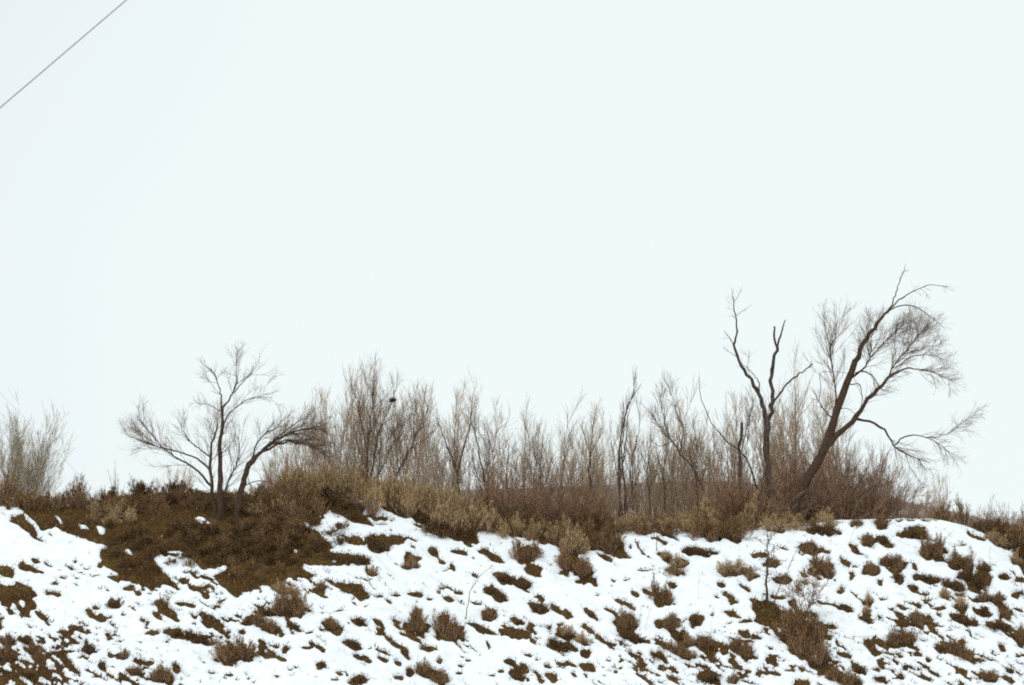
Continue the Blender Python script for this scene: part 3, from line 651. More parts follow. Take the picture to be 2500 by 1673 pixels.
# the big leaning tree
traced_tree('leaning_tree', 'biggest bare tree, leaning right, with drooping fine-twigged limbs', 96.6, [
    ('trunk', [(1925, 1290), (1945, 1225), (1971, 1171), (2019, 1080), (2040, 1010), (2053, 976), (2071, 932), (2088, 880)], .20, .10),
    ('limb', [(2088, 882), (2105, 846), (2123, 815), (2144, 789), (2175, 750)], .10, .04, 0, .1),
    ('limb', [(2175, 750), (2188, 711), (2201, 676), (2212, 644)], .026, .006, .1, .4),
    ('limb', [(2172, 753), (2209, 724), (2244, 705), (2270, 696), (2313, 700)], .028, .006, .1, -.2),
    ('limb', [(2165, 760), (2185, 752), (2205, 746), (2235, 750), (2270, 772), (2305, 800)], .026, .006, .1, .2),
    ('limb', [(2015, 1092), (2058, 1049), (2088, 1023), (2110, 989), (2136, 958), (2166, 924), (2196, 906)], .12, .045, 0, -.5),
    ('limb', [(2196, 906), (2227, 898), (2262, 906), (2300, 918), (2325, 935)], .03, .006, -.5, -.6),
    ('limb', [(2140, 955), (2162, 930), (2185, 890), (2227, 840), (2250, 800)], .035, .006, -.4, .4),
    ('limb', [(2070, 925), (2085, 918), (2105, 902), (2123, 872), (2127, 828), (2135, 790)], .045, .006, 0, .5),
    ('limb', [(2123, 874), (2150, 845), (2185, 812), (2215, 780)], .028, .006, .3, .8),
    ('limb', [(2088, 912), (2105, 906), (2131, 919), (2149, 950), (2170, 955)], .03, .012, .1, -.4),
    ('limb', [(2040, 1002), (2038, 950), (2032, 898), (2027, 863), (2036, 828), (2046, 780)], .032, .006, 0, -.4),
    ('limb', [(2028, 868), (2022, 830), (2012, 790), (2008, 760)], .018, .005, -.3, -.6),
    ('limb', [(2034, 1023), (2010, 997), (1993, 967), (1985, 952)], .030, .008, 0, -.3),
    ('limb', [(2000, 978), (2004, 940), (2003, 910), (2035, 908), (2070, 912)], .014, .006, -.2, 0),
    ('limb', [(2092, 1023), (2131, 1032), (2162, 1058), (2183, 1088), (2209, 1106), (2240, 1119), (2262, 1150)], .05, .008, 0, -.6),
    ('limb', [(2183, 1088), (2201, 1071), (2231, 1062), (2270, 1071), (2310, 1098), (2330, 1120)], .028, .006, -.4, -.2),
    ('limb', [(2262, 1069), (2313, 1060), (2344, 1036), (2383, 1010)], .016, .004, -.3, .1),
    ('limb', [(2060, 942), (2078, 938), (2098, 940), (2104, 965), (2102, 1000)], .022, .010, 0, -.4),
    ('limb', [(2209, 1106), (2222, 1140), (2245, 1175)], .014, .004, -.5, -.5),
    ('limb', [(2185, 900), (2230, 870), (2275, 868), (2312, 880)], .020, .005, -.5, .2),
    ('limb', [(2052, 1000), (2070, 998), (2095, 1018)], .014, .006, 0, -.2),
], [dict(n=150, t0=.25, length=(.8, 1.7), ang=(18, 45), up=.03, nseg=8, rmax=.014, rtip=.004, src=[6, 7, 9, 8, 20]),
    dict(n=75, t0=.15, length=(.8, 1.8), ang=(20, 50), up=.09, nseg=7, rmax=.013, rtip=.004, src=[11, 12]),
    dict(n=90, t0=.35, length=(.6, 1.4), ang=(20, 50), up=.0, droop=.02, nseg=8, rmax=.012, rtip=.004, src=[15, 16, 17, 19]),
    dict(n=22, t0=.4, length=(.4, .9), ang=(20, 60), up=-.02, droop=.02, nseg=6, rmax=.009, rtip=.004, src=[2, 3, 4]),
    dict(n=40, t0=.35, length=(.6, 1.3), ang=(25, 60), up=.0, nseg=7, rmax=.011, rtip=.004, src=[5, 13, 10]),
    dict(n=1500, level=1, t0=.15, length=(.25, .7), ang=(18, 48), up=.02, nseg=5, rmax=.007, rtip=.003),
    dict(n=520, level=2, t0=.15, length=(.25, .6), ang=(18, 45), up=.06, nseg=5, rmax=.007, rtip=.003),
    dict(n=620, level=3, t0=.15, length=(.25, .6), ang=(18, 50), droop=.01, nseg=5, rmax=.006, rtip=.003),
    dict(n=90, level=4, t0=.2, length=(.15, .4), ang=(20, 60), droop=.02, nseg=5, rmax=.005, rtip=.003),
    dict(n=220, level=5, t0=.2, length=(.25, .5), ang=(20, 50), nseg=5, rmax=.006, rtip=.003),
    dict(n=3400, level=6, t0=.1, length=(.15, .4), ang=(18, 48), nseg=4, rmax=.004, rtip=.0025)], M_BARK, M_TWIG, seed=12)
traced_tree('low_limb_tree', 'low dark limb sweeping right over the crest under the leaning tree', 96.2, [
    ('trunk', [(1985, 1262), (1998, 1250), (2027, 1240), (2066, 1231), (2110, 1205), (2140, 1184)], .055, .02),
    ('limb', [(2066, 1231), (2090, 1190), (2115, 1150), (2125, 1120)], .025, .006),
    ('limb', [(2010, 1246), (2040, 1210), (2065, 1170), (2075, 1130)], .026, .006)],
    [dict(n=60, t0=.3, length=(.4, 1.0), ang=(20, 50), up=.08, nseg=6, rmax=.010, rtip=.004),
     dict(n=300, level=1, t0=.2, length=(.2, .5), ang=(18, 45), up=.03, nseg=4, rmax=.006, rtip=.003)], M_BARK, M_TWIG, seed=14)
traced_tree('curved_tree', 'thin bare tree curving left out of the thicket beside the dead tree', 97.5, [
    ('trunk', [(1850, 1200), (1815, 1110), (1776, 1080), (1737, 1028), (1715, 980), (1706, 941), (1708, 920)], .042, .007)],
    [dict(n=10, t0=.3, length=(.2, .6), ang=(30, 60), up=.05, nseg=5, rmax=.006, rtip=.003)], M_BARK, M_TWIG, seed=15)
traced_tree('broken_snag', 'short black broken snag among the bare trees left of the dead tree', 97.2, [
    ('trunk', [(1806, 1200), (1806, 1120), (1808, 1075), (1811, 1032)], .075, .05),
    ('limb', [(1807, 1110), (1820, 1060), (1832, 1010), (1840, 960)], .02, .005)],
    [dict(n=30, t0=.3, length=(.4, 1.0), ang=(20, 45), up=.08, nseg=5, rmax=.009, rtip=.004, src=[1]),
     dict(n=160, level=1, t0=.2, length=(.2, .5), ang=(18, 45), nseg=4, rmax=.006, rtip=.003)], M_DEAD, M_TWIG, seed=16)
# narrow dark poplar
traced_tree('narrow_poplar', 'narrow dark poplar with close upright stems standing above the middle thicket', 98.0, [
    ('trunk', [(1519, 1290), (1513, 1170), (1514, 1086), (1524, 1032), (1531, 995), (1545, 955), (1553, 908)], .055, .006),
    ('trunk', [(1528, 1290), (1526, 1200), (1519, 1110), (1524, 1050), (1528, 1015), (1540, 970)], .055, .008),
    ('trunk', [(1515, 1285), (1510, 1150), (1513, 1090), (1520, 1030), (1524, 1002)], .045, .008),
    ('limb', [(1527, 1250), (1542, 1200), (1545, 1120), (1558, 1060), (1560, 1010), (1548, 960)], .022, .005),
    ('limb', [(1512, 1190), (1500, 1120), (1492, 1080), (1488, 1040)], .014, .004),
    ('limb', [(1530, 1250), (1560, 1190), (1575, 1160)], .014, .004),
    ('limb', [(1521, 1130), (1530, 1060), (1533, 1010), (1550, 975)], .024, .005)],
    [dict(n=110, t0=.3, length=(.5, 1.1), ang=(6, 22), up=.10, nseg=6, rmax=.009, rtip=.004),
     dict(n=350, level=1, t0=.2, length=(.2, .45), ang=(8, 25), up=.05, nseg=4, rmax=.006, rtip=.003)], M_DEAD, M_TWIG, seed=18)
def simple_tree(name, label, Y, limbs, seed, n1=70, n2=420, bark=M_BARK, tw=M_TWIG, up=.09, ln=(.5, 1.3), ang=(14, 40), group=None):
    return traced_tree(name, label, Y, limbs, [dict(n=n1, t0=.3, length=ln, ang=ang, up=up, nseg=6, rmax=.010, rtip=.004),
        dict(n=n2, level=1, t0=.15, length=(.25, .6), ang=(15, 42), up=.05, nseg=5, rmax=.006, rtip=.003)], bark, tw, seed=seed, group=group)
simple_tree('bare_tree', 'slim dark crooked bare tree over the tan brush, right of a forked pale tree', 97.0, [
    ('trunk', [(1193, 1275), (1189, 1215), (1182, 1170), (1172, 1120), (1167, 1086), (1156, 1039)], .05, .014),
    ('limb', [(1182, 1170), (1192, 1130), (1196, 1090), (1190, 1040)], .018, .005), ('limb', [(1183, 1190), (1165, 1160), (1150, 1110)], .016, .005), ('limb', [(1158, 1045), (1160, 1010), (1164, 985)], .013, .004)], 21)
simple_tree('bare_tree', 'pale forked bare tree with a tall V of branches behind the tan brush', 99.0, [
    ('trunk', [(1126, 1270), (1124, 1235), (1121, 1180), (1116, 1150)], .05, .04),
    ('limb', [(1117, 1155), (1098, 1105), (1082, 1065), (1066, 1020)], .034, .006), ('limb', [(1117, 1152), (1135, 1086), (1149, 1025), (1158, 945)], .034, .006),
    ('limb', [(1112, 1140), (1110, 1080), (1114, 1000), (1113, 965)], .022, .005), ('limb', [(1121, 1180), (1134, 1150), (1140, 1120)], .018, .006)], 22, tw=M_HAZE_PALE, n1=90, n2=600)
simple_tree('bare_tree', 'bare tree slanting up to the right from the golden hedge', 97.5, [
    ('trunk', [(950, 1240), (953, 1192), (982, 1134), (1011, 1075), (1036, 1025), (1044, 985)], .052, .007),
    ('limb', [(975, 1150), (968, 1110), (975, 1060), (992, 1020)], .02, .005), ('limb', [(1000, 1098), (1040, 1070), (1065, 1045)], .016, .005), ('limb', [(1011, 1075), (1010, 1030), (1016, 975)], .018, .005)], 23, n1=100, n2=650)
simple_tree('bare_tree', 'tall upright bare tree left of the tree that carries the nest', 97.8, [
    ('trunk', [(896, 1235), (897, 1177), (898, 1100), (904, 1030), (912, 970), (914, 900)], .045, .006),
    ('limb', [(898, 1120), (888, 1060), (876, 1000), (866, 950)], .022, .005), ('limb', [(897, 1150), (880, 1110), (868, 1060)], .018, .005), ('limb', [(901, 1060), (925, 1010), (936, 960)], .016, .004)], 24, n1=110, n2=700)
simple_tree('nest_tree', 'bare tree slanting right with a small dark nest in its top', 98.2, [
    ('trunk', [(900, 1240), (905, 1177), (920, 1075), (935, 1030), (956, 985), (962, 955)], .042, .007),
    ('limb', [(915, 1120), (945, 1075), (975, 1035), (985, 1000)], .022, .005), ('limb', [(910, 1170), (930, 1150), (958, 1090), (966, 1060)], .024, .005)], 25, n1=90, n2=600)
simple_tree('bare_tree', 'bare straight-stemmed tree topping the dark brush between thicket and poplar', 97.5, [
    ('trunk', [(1440, 1285), (1439, 1180), (1440, 1103)], .05, .036), ('limb', [(1440, 1108), (1428, 1070), (1420, 1030)], .018, .005), ('limb', [(1440, 1106), (1446, 1060), (1452, 1010)], .018, .005), ('limb', [(1441, 1110), (1462, 1070), (1474, 1040)], .016, .005)], 26, tw=M_HAZE_PALE, n1=80)
simple_tree('bare_tree', 'bare spreading tree leaning left between the poplar and the dead tree', 98.5, [
    ('trunk', [(1735, 1290), (1715, 1190), (1690, 1145), (1660, 1105), (1640, 1078), (1612, 1045), (1592, 1010)], .055, .008),
    ('limb', [(1660, 1105), (1668, 1050), (1650, 1000), (1632, 940)], .026, .005), ('limb', [(1655, 1095), (1630, 1060), (1618, 1010), (1612, 960)], .022, .005), ('limb', [(1690, 1145), (1700, 1090), (1690, 1030)], .02, .005), ('limb', [(1640, 1078), (1610, 1090), (1585, 1070)], .015, .005)], 27, n1=120, n2=800)
for q, (u, vt, lab) in enumerate([(1543, 1100, 'thin straight bare trunk just right of the narrow poplar'), (1584, 1090, 'second thin straight bare trunk right of the narrow poplar'),
                                  (1622, 1120, 'third and palest thin trunk right of the narrow poplar'), (1702, 1085, 'thin dark trunk rising over the tan brush left of the dead tree'),
                                  (1322, 1070, 'slim upright bare stem in the right half of the middle thicket'), (1240, 1085, 'slim upright bare stem in the left half of the middle thicket')]):
    simple_tree('sapling', lab, 96.5 + 0.25 * q, [('trunk', [(u, 1290), (u + 2, 1220), (u - 3, 1160), (u + 2, vt)], .03, .008),
        ('limb', [(u, 1200), (u + 18, 1150), (u + 24, 1110)], .012, .004), ('limb', [(u, 1180), (u - 14, 1130), (u - 20, 1090)], .012, .004)], 30 + q, n1=36, n2=200)
# nest
nb = P3(959, 977, 98.1)
rgn = np.random.default_rng(77)
nd = rgn.normal(size=(150, 3)); nd /= np.linalg.norm(nd, axis=1, keepdims=True)
c0 = rgn.normal(0, 0.055, (150, 3)) * np.array([1, 1, .7])
tt = np.linspace(-0.5, 0.5, 4)[None, :, None]
Pn = c0[:, None] + nd[:, None] * np.array([1, 1, .5]) * tt * 0.16
nest = new_obj('bird_nest', build_tubes('bird_nest', [(Pn, np.full((150, 4), .005), 3)]), M_NEST)
nest.location = nb
tag(nest, 'small dark bird nest of sticks high in a bare treetop', 'nest')

# ---- willow clumps and thickets: prototypes of unit height
def clump(seed, stems, n2, n3, spread, curve=0.0, r=.016, ang=(10, 35), thick=1.0):
    rg = np.random.default_rng(seed)
    az = rg.uniform(0, 2 * np.pi, stems); k = rg.random(stems) ** 0.8 * spread
    h = rg.uniform(0.6, 1.0, stems) * (1 - 0.35 * (k / spread) ** 2)
    P = np.zeros((stems, 9, 3)); p = np.stack([np.cos(az) * .03, np.sin(az) * .03, np.full(stems, -.02)], 1)
    d = np.stack([np.cos(az) * k * 1.2, np.sin(az) * k * 1.2, np.ones(stems)], 1)
    P[:, 0] = p
    for q in range(1, 9):
        dd = d + rg.normal(0, .06, d.shape); dd[:, 2] += -curve * q * k
        dd /= np.linalg.norm(dd, axis=1, keepdims=True)
        P[:, q] = P[:, q - 1] + dd * (h / 8)[:, None]
        d = d * 0.9 + dd * 0.1 + np.array([0, 0, .02])
    R = np.linspace(1, .22, 9)[None] * r / 3 * rg.uniform(.6, 1.3, (stems, 1))
    P2, R2 = spawn(P, R, n2, t0=.2, length=(.12, .36), ang=ang, up=.08, nseg=6, rmax=.0030 * thick, rtip=.0012 * thick, rg=rg)
    P3_, R3 = spawn(P2, R2, n3, t0=.15, length=(.06, .17), ang=(15, 40), up=.05, nseg=4, rmax=.0018 * thick, rtip=.0009 * thick, rg=rg)
    return build_tubes('branches', [(P, R, 4)]), build_tubes('twigs', [(P2, R2, 3), (P3_, R3, 3)])
CL = {'P': [], 'D': [], 'F': []}
for i in range(4):
    a, b = clump(500 + i, 8 + 2 * i, 120, 900, 0.42, thick=.8); CL['P'].append((bark_slot(a, M_HAZE_PALE if i % 2 else M_TWIG), bark_slot(b, M_HAZE_PALE)))
for i in range(3):
    a, b = clump(600 + i, 34, 240, 1250, 1.0, curve=.05, r=.014, ang=(8, 28), thick=1.05); CL['D'].append((bark_slot(a, M_RED), bark_slot(b, M_RED)))
for i in range(2):
    a, b = clump(700 + i, 42, 420, 1900, 0.8, r=.008, ang=(8, 26), thick=.72); CL['F'].append((bark_slot(a, M_OLIVE), bark_slot(b, M_OLIVE)))
CLUMPS = []
def put_clump(kind, name, u, vtop, Y, squash=1.0, i=None, label=None, lean=0.0, group=None):
    a, b = CL[kind][random.randrange(len(CL[kind])) if i is None else i]
    x = x_at(u, 1250, Y)
    gz = float(ground(np.array([x]), np.array([Y]))[0])
    h = (z_at(vtop, Y) - gz) * 1.04
    root = empty(name, (x, Y, gz - 0.05))
    root.scale = (h * squash, h * squash, h)
    root.rotation_euler = (0, lean, random.uniform(0, 6.28))
    root.rotation_mode = 'XYZ'
    new_obj('branches', a, None, root); new_obj('twigs', b, None, root)
    CLUMPS.append([root, kind, u, vtop, Y, label, group])
    return root
# tall brush, back row, paled by haze painted into its twigs (column, top row, distance)
for (u, vt, Y, sq) in [(735, 1010, 100, .8), (770, 970, 101, .8), (800, 945, 103, .75), (835, 915, 101, .8), (868, 930, 104, .7), (905, 915, 102, .7), (938, 950, 104, .8), (985, 950, 103, .8), (1020, 965, 101, .8), (1055, 1005, 104, .8), (1010, 1080, 99, .9), (1050, 1090, 98, .9),
                       (1092, 975, 103, .7), (1150, 985, 104, .8), (1215, 1050, 103, .7), (1262, 1020, 104, .8), (1300, 1035, 102, .8), (1338, 1002, 104, .85), (1385, 1060, 105, .7), (1418, 1015, 103, .7), (1462, 1010, 104, .7), (1478, 1090, 101, .6),
                       (1570, 1050, 101, .7), (1610, 985, 104, .8), (1660, 955, 105, .8), (1700, 1030, 103, .8), (1740, 1010, 102, .8), (1790, 985, 104, .8), (1840, 960, 105, .8), (1925, 900, 101, .75), (1958, 940, 103, .8), (1985, 975, 102, .8), (1900, 1000, 103, .9), (2010, 980, 104, .7),
                       (1560, 1130, 101, 1.0), (1600, 1120, 103, 1.0), (1640, 1115, 101, 1.0), (1680, 1110, 102, 1.0), (1720, 1125, 103, .9), (1430, 1100, 104, 1.0), (1500, 1120, 102, .9), (2250, 1180, 101, .9), (2290, 1170, 104, .9), (440, 1120, 100, .9), (400, 1150, 103, .9), (680, 1060, 100, .8)]:
    put_clump('P', 'willow_tree', u, vt, Y, sq)
# denser russet thickets in front of them
for (u, vt, Y, sq) in [(690, 1100, 98, .9), (730, 1095, 97.2, .9), (640, 1140, 98, .9), (775, 1130, 98.5, .9), (850, 1120, 99, .8),
                       (1240, 1075, 97, 1.0), (1330, 1110, 97.6, 1.1), (1450, 1125, 97.8, .6),
                       (1710, 1170, 98, .9), (1760, 1140, 97, .8), (1800, 1110, 98, .8), (1840, 1120, 97.6, .9), (1900, 1100, 98.5, .8), (1930, 1080, 99.5, .7), (1970, 1090, 98.2, .8),
                       (2000, 1070, 100, .75), (2045, 1060, 99.5, .75), (2085, 1060, 99, .75), (2120, 1075, 98.2, .75), (2155, 1110, 99, .8), (2195, 1160, 98.5, .9), (2110, 1150, 97.8, .8), (2290, 1205, 98, .9),
                       (1150, 1180, 99, .9), (1080, 1190, 100, .9)]:
    put_clump('D', 'willow_thicket', u, vt, Y, sq)
# low wide brush that closes the foot of the thickets
for q, (u, vt, Y, sq) in enumerate([(1205, 1165, 96.8, 1.5), (1262, 1145, 96.5, 1.5), (1325, 1135, 96.4, 1.5), (1385, 1175, 96.8, 1.4), (1450, 1165, 96.6, 1.2), (1640, 1236, 97.2, 1.5),
                       (1740, 1175, 96.6, 1.4), (1785, 1150, 96.4, 1.4), (1835, 1140, 96.6, 1.4), (1880, 1140, 97.2, 1.3), (1900, 1205, 96.0, 1.4), (1965, 1115, 99.2, 1.2), (2030, 1090, 98.8, 1.3), (2090, 1095, 98.4, 1.3), (2145, 1135, 98, 1.3), (2060, 1160, 97.4, 1.4), (2240, 1215, 97.6, 1.4), (2385, 1238, 96.0, 1.0), (2415, 1218, 96.4, .95), (2445, 1228, 95.9, 1.0), (2475, 1222, 96.3, .95), (2505, 1232, 95.8, 1.0), (655, 1160, 96.6, 1.2), (715, 1150, 96.8, 1.2)]):
    put_clump('D', 'willow_thicket', u, vt, Y, sq)
# olive fan at the left edge
put_clump('F', 'willow_fan', 50, 1000, 98.5, .95, 0, 'olive bare willow fanning upward at the left edge of the photo')
put_clump('F', 'willow_fan', 5, 1030, 99.5, .9, 1, 'second olive willow, cut by the left edge behind its neighbour')
put_clump('F', 'willow_fan', 80, 1085, 97.5, .8, 1, 'lower olive willow leaning right beside the left-edge fan')
put_clump('F', 'willow_fan', 330, 1165, 96.5, .7, 0, 'small pale twiggy bush poking up above the dark crest scrub')

# crest shrubs against the sky, by hand: kind, u, vtop, width m
def crest_shrub(kind, u, vtop, w, Y=95.6):
    x = x_at(u, 1230, Y); gz = float(ground(np.array([x]), np.array([Y]))[0])
    s = put_shrub(kind, u, vtop, w, (z_at(vtop, Y) - gz) / 0.66, loc=(x, Y, gz), lean=0.05)
for (k, u, vt, w, Y) in [('B', 10, 1175, 1.2, 95.6), ('B', 60, 1205, 1.0, 95.6), ('B', 110, 1212, 1.1, 95.8), ('B', 150, 1206, .7, 95.5), ('B', 190, 1180, .8, 95.7), ('W', 285, 1170, .6, 95.7), ('S', 340, 1172, .9, 95.6), ('S', 362, 1178, .8, 95.9), ('S', 418, 1172, .8, 95.5), ('S', 446, 1176, .8, 95.8), ('W', 230, 1205, .7, 95.5),
                         ('B', 480, 1195, 1.0, 95.8), ('B', 640, 1190, 1.0, 95.7), ('B', 690, 1180, 1.1, 96.0), ('T', 760, 1175, 1.2, 96.0), ('T', 800, 1160, 1.3, 95.7), ('T', 845, 1168, 1.3, 95.8), ('T', 890, 1178, 1.2, 96.0), ('T', 935, 1188, 1.2, 95.9), ('T', 985, 1198, 1.2, 95.8), ('T', 1030, 1205, 1.2, 96.0), ('T', 1075, 1212, 1.2, 95.8), ('T', 1115, 1225, 1.1, 95.9), ('B', 1165, 1230, 1.1, 96.0),
                         ('B', 1290, 1240, 1.0, 95.8), ('B', 1420, 1240, 1.2, 95.8), ('B', 1470, 1235, 1.1, 96.2), ('T', 1540, 1268, 1.0, 95.8), ('B', 1610, 1262, 1.0, 96.0), ('T', 1680, 1262, 1.0, 95.7), ('T', 1730, 1240, 1.1, 95.6), ('B', 1790, 1225, 1.3, 96.0), ('T', 1835, 1242, 1.1, 95.5), ('T', 1880, 1252, 1.0, 95.7), ('T', 1930, 1258, .9, 95.6), ('T', 2010, 1255, .7, 95.7),
                         ('S', 2400, 1262, 1.2, 95.5), ('B', 2440, 1275, 1.2, 95.2), ('B', 2350, 1235, .8, 96.3), ('B', 2300, 1240, .8, 96.4), ('B', 2485, 1285, 1.2, 94.9), ('S', 2490, 1320, 1.0, 94.4)]:
    crest_shrub(k, u, vt, w, Y)

# ------------------------------------------------------------------ saplings on the slope
def slope_tree(name, label, pts, r0, r1, limbs, tw, bark, twm, seed, depth=.25):
    u, v = pts[0]; x, y, z = hit(u, v)
    return traced_tree(name, label, y, [('trunk', pts, r0, r1)] + limbs, tw, bark, twm, seed=seed, depth=depth, fine=2.1)
slope_tree('bent_sapling', 'slender leafless grey sapling bending right over the open snow', [(1136, 1516), (1139, 1490), (1150, 1440), (1170, 1410), (1202, 1378)], .022, .007,
           [('limb', [(1150, 1440), (1162, 1408), (1180, 1390)], .006, .003)], [dict(n=5, t0=.5, length=(.2, .4), ang=(10, 30), up=.0, nseg=5, rmax=.004, rtip=.0025)], M_OLIVE, M_OLIVE, 51)
slope_tree('dead_sapling', 'upright dead sapling with sparse sideways twigs on the right-hand slope', [(1872, 1470), (1873, 1400), (1876, 1340), (1874, 1298)], .045, .012,
           [('limb', [(1874, 1372), (1850, 1358), (1828, 1352)], .010, .004), ('limb', [(1874, 1352), (1896, 1338), (1915, 1336)], .010, .004), ('limb', [(1874, 1335), (1850, 1318), (1836, 1312)], .009, .004), ('limb', [(1874, 1388), (1898, 1372), (1920, 1368)], .010, .004), ('limb', [(1875, 1322), (1888, 1306), (1893, 1296)], .008, .003), ('limb', [(1874, 1400), (1852, 1390), (1840, 1380)], .008, .004)],
           [dict(n=80, t0=.2, length=(.12, .34), ang=(30, 75), up=.02, nseg=5, rmax=.005, rtip=.003), dict(n=420, level=1, t0=.1, length=(.06, .18), ang=(30, 70), nseg=4, rmax=.004, rtip=.0025)], M_DEAD, M_TWIG, 52)
slope_tree('slanting_sapling', 'slanting bare sapling rising right from the foot of the dead sapling', [(1886, 1480), (1905, 1430), (1925, 1385), (1945, 1345)], .018, .005,
           [('limb', [(1905, 1430), (1895, 1395), (1890, 1370)], .007, .003)], [dict(n=24, t0=.3, length=(.12, .3), ang=(20, 55), up=.03, nseg=5, rmax=.004, rtip=.0025)], M_DEAD, M_TWIG, 53)
slope_tree('branching_sapling', 'wide-branching bare brown bush above the largest dark shrub on the slope', [(1962, 1530), (1970, 1490), (1985, 1465), (1992, 1435)], .022, .007,
           [('limb', [(1962, 1520), (1940, 1470), (1925, 1440), (1912, 1418)], .012, .004), ('limb', [(1964, 1510), (1952, 1470), (1948, 1430), (1960, 1400)], .012, .004), ('limb', [(1975, 1485), (2000, 1450), (2020, 1420)], .010, .004), ('limb', [(1972, 1495), (1962, 1440), (1975, 1405)], .010, .004), ('limb', [(1960, 1520), (1925, 1490), (1900, 1480)], .009, .004), ('limb', [(1966, 1510), (1985, 1450), (1990, 1400)], .010, .004)],
           [dict(n=150, t0=.25, length=(.2, .5), ang=(20, 55), up=.03, nseg=5, rmax=.006, rtip=.003), dict(n=1100, level=1, t0=.1, length=(.08, .24), ang=(25, 60), nseg=4, rmax=.004, rtip=.0025)], M_BARK, M_RED, 54)
slope_tree('sapling', 'lone thin dark stake-like stem on the snow just below the crest', [(1603, 1350), (1603, 1330), (1604, 1305)], .014, .009,
           [('limb', [(1603, 1318), (1592, 1310)], .007, .004)], None, M_DEAD, M_TWIG, 55)
for q, (u, v, du, dv, lab) in enumerate([(1575, 1545, 15, -62, 'pale thin stalk between two rounded brown shrubs low on the slope'), (1562, 1548, 2, -66, 'faint upright stalk left of the pale stalk low on the slope'),
                                        (1705, 1470, 3, -70, 'hair-thin tall grass stalk on bare snow left of the dead sapling'), (1735, 1560, 6, -75, 'hair-thin stalk above the brown shrubs low on the slope'),
                                        (1018, 1625, 8, -50, 'hair-thin stalk on open snow below the bent sapling'), (2415, 1390, 2, -55, 'thin upright stalk on the snow near the right edge'),
                                        (158, 1520, 3, -26, 'tiny upright stalk on the left-hand snow'), (1005, 1490, 22, -32, 'curved grass stalk arching over snow beside the paired shrubs'),
                                        (792, 1502, 60, -12, 'long low stalk lying almost flat on the snow left of centre'), (2075, 1330, 10, -38, 'thin stalk standing above a small dark shrub on the right slope')]):
    slope_tree('grass_stalk', lab, [(u, v), (u + du * .3, v + dv * .5), (u + du, v + dv)], .006, .003, [], [dict(n=3, t0=.5, length=(.08, .2), ang=(15, 40), nseg=4, rmax=.003, rtip=.002)], M_OLIVE, M_OLIVE, 60 + q)

# ------------------------------------------------------------------ dry grass and litter on bare ground (uncountable)
NG = 230000
gx = rng.uniform(-20, 20, NG); gy = rng.uniform(84.6, 95.3, NG)
gz = ground(gx, gy); gb = bareness(gx, gy, gz)
k = gb > 0.5
thin = (gb < 0.5) & (rng.random(NG) < 0.05 * np.clip(fbm(gx / .7, gy / .5, 83, 3) * 5 + .2, 0, 1) + 0.8 * np.clip(gb * 3, 0, 1))
k = (k & (rng.random(NG) < 0.75)) | thin
gx, gy, gz = gx[k], gy[k], gz[k]
n = len(gx)
P0 = np.stack([gx, gy, gz + 0.0], 1)
D = rng.normal(size=(n, 3)) * 0.55 + np.array([0.25, -0.1, 0.8])
V, Q, T = blades(P0, D, rng.uniform(.05, .17, n), rng.uniform(.008, .022, n))
grass = new_obj('dry_grass', mesh_np('dry_grass', V, Q, T), M_GRASS)
tag(grass, 'low brown dead grass and litter on the bare patches', 'grass', kind='stuff')

# ------------------------------------------------------------------ wires
def wire(name, label, a, b, r, sag):
    a, b = np.array(a), np.array(b)
    t = np.linspace(0, 1, 60)
    P = a[None] * (1 - t[:, None]) + b[None] * t[:, None]; P[:, 2] -= sag * 4 * t * (1 - t)
    o = new_obj(name, build_tubes(name, [(P[None], np.full((1, 60), r), 8)]), M_CABLE)
    tag(o, label, 'wire')
def line_pts(u0, v0, Y0, u1, v1, Y1, ext):
    A, B = P3(u0, v0, Y0), P3(u1, v1, Y1); d = B - A
    return A - d * ext, B + d * ext
a, b = line_pts(0, 262, 40, 307, 0, 42, 2.2)
wire('power_line', 'grey overhead cable crossing the top left corner of the sky', a, b, .0125, .01)
a, b = line_pts(0, 958, 96, 245, 1212, 98, .0)
a = a - (b - a) * 1.5
wire('thin_wire', 'hair-thin wire slanting down across the willow at the left edge', a, b, .0045, .02)

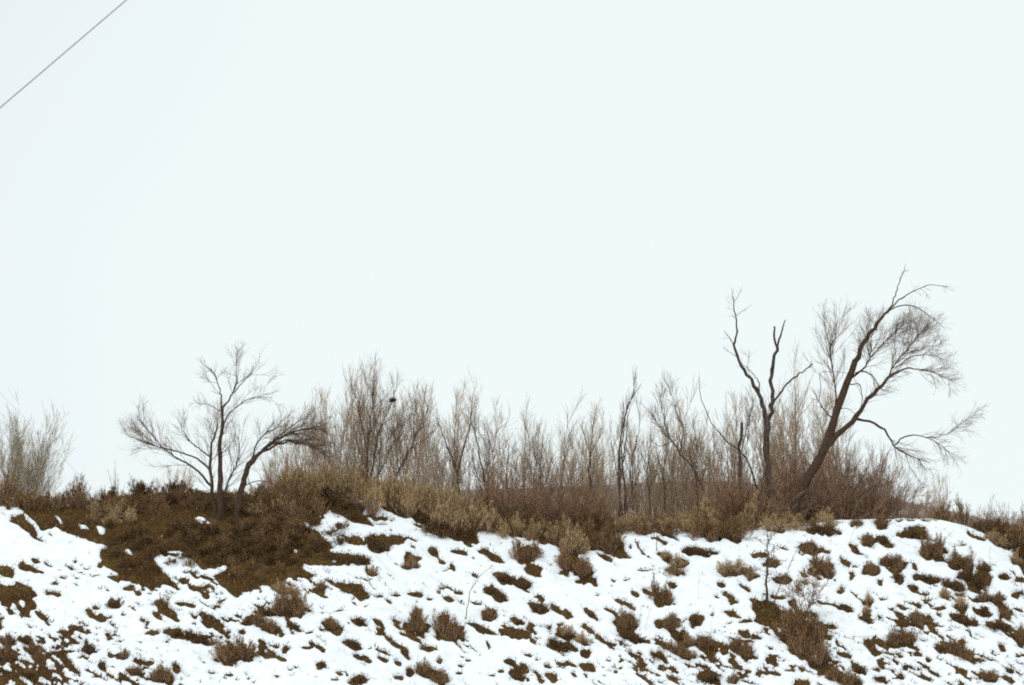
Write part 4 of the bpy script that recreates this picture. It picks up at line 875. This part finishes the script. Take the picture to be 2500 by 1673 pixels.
# ------------------------------------------------------------------ labels that single out each shrub and clump
COLS = [(90, 'at the left edge'), (300, 'left of the many-stemmed tree'), (480, 'left below the many-stemmed tree'), (660, 'under the many-stemmed tree'), (860, 'below the arching tree'), (1080, 'under the slanting tree'), (1260, 'around the bent sapling'), (1480, 'below the middle thicket'),
        (1680, 'below the narrow poplar'), (1860, 'left of the dead sapling'), (2040, 'right of the dead sapling'), (2200, 'under the leaning tree'), (2370, 'right of the leaning tree'), (9999, 'at the right edge')]
def row(v, u):
    c = np.interp(u, CREST_U, CREST_V)
    if v < c + 2: return 'crest-top'
    if v < c + 40: return 'just below the crest'
    f = (v - c) / (1673 - c)
    return 'upper slope' if f < .35 else ('middle slope' if f < .62 else ('lower slope' if f < .86 else 'photo bottom'))
def col(u):
    for c, s in COLS:
        if u < c: return s
ADJ = {'S': 'dark sagebrush', 'T': 'tan shrub', 'B': 'brown shrub', 'W': 'sparse shrub'}
GRP = {'S': 'dark sagebrush on the snowy slope', 'T': 'tan brush on the bank', 'B': 'brown shrubs on the bank', 'W': 'sparse twiggy shrubs'}
ORD = ['first', 'second', 'third', 'fourth', 'fifth', 'sixth', 'seventh', 'eighth', 'ninth', 'tenth', 'eleventh', 'twelfth', 'thirteenth', 'fourteenth', 'fifteenth', 'sixteenth', 'seventeenth', 'eighteenth', 'nineteenth', 'twentieth']
def ordinal(q): return ORD[q] if q < 20 else 'twenty-' + ORD[q - 20]
fam = {}
for s in SHRUBS:
    size = 'small' if s[4] < .5 else ('large' if s[4] > .95 else 'medium')
    fam.setdefault((size, ADJ[s[1]], row(s[3], s[2]), col(s[2])), []).append(s)
for (size, adj, r, c), L in fam.items():
    L.sort(key=lambda s: s[2])
    for q, s in enumerate(L):
        lab = f'{size} {adj}, {r}, {c}'
        if len(L) > 1: lab += f', {ordinal(q)} from left'
        tag(s[0], lab, 'shrub', GRP[s[1]])
for kind, adj, grp in (('P', 'tall pale bare willow', 'pale bare willows behind the crest'), ('D', 'low dense russet thicket', 'russet thickets behind the crest'), ('F', '', 'olive willows')):
    L = [c for c in CLUMPS if c[1] == kind]
    fam = {}
    for c in L:
        if c[5]: tag(c[0], c[5], 'shrub', grp); continue
        fam.setdefault(col(c[2]).replace('below', 'behind').replace('around the bent sapling', 'left of the middle thicket'), []).append(c)
    for cc, LL in fam.items():
        LL.sort(key=lambda s: s[2])
        for q, c in enumerate(LL):
            tag(c[0], f'{adj}, {cc}' + (f', {ordinal(q)} from left' if len(LL) > 1 else ''), 'tree' if kind == 'P' else 'shrub', grp)
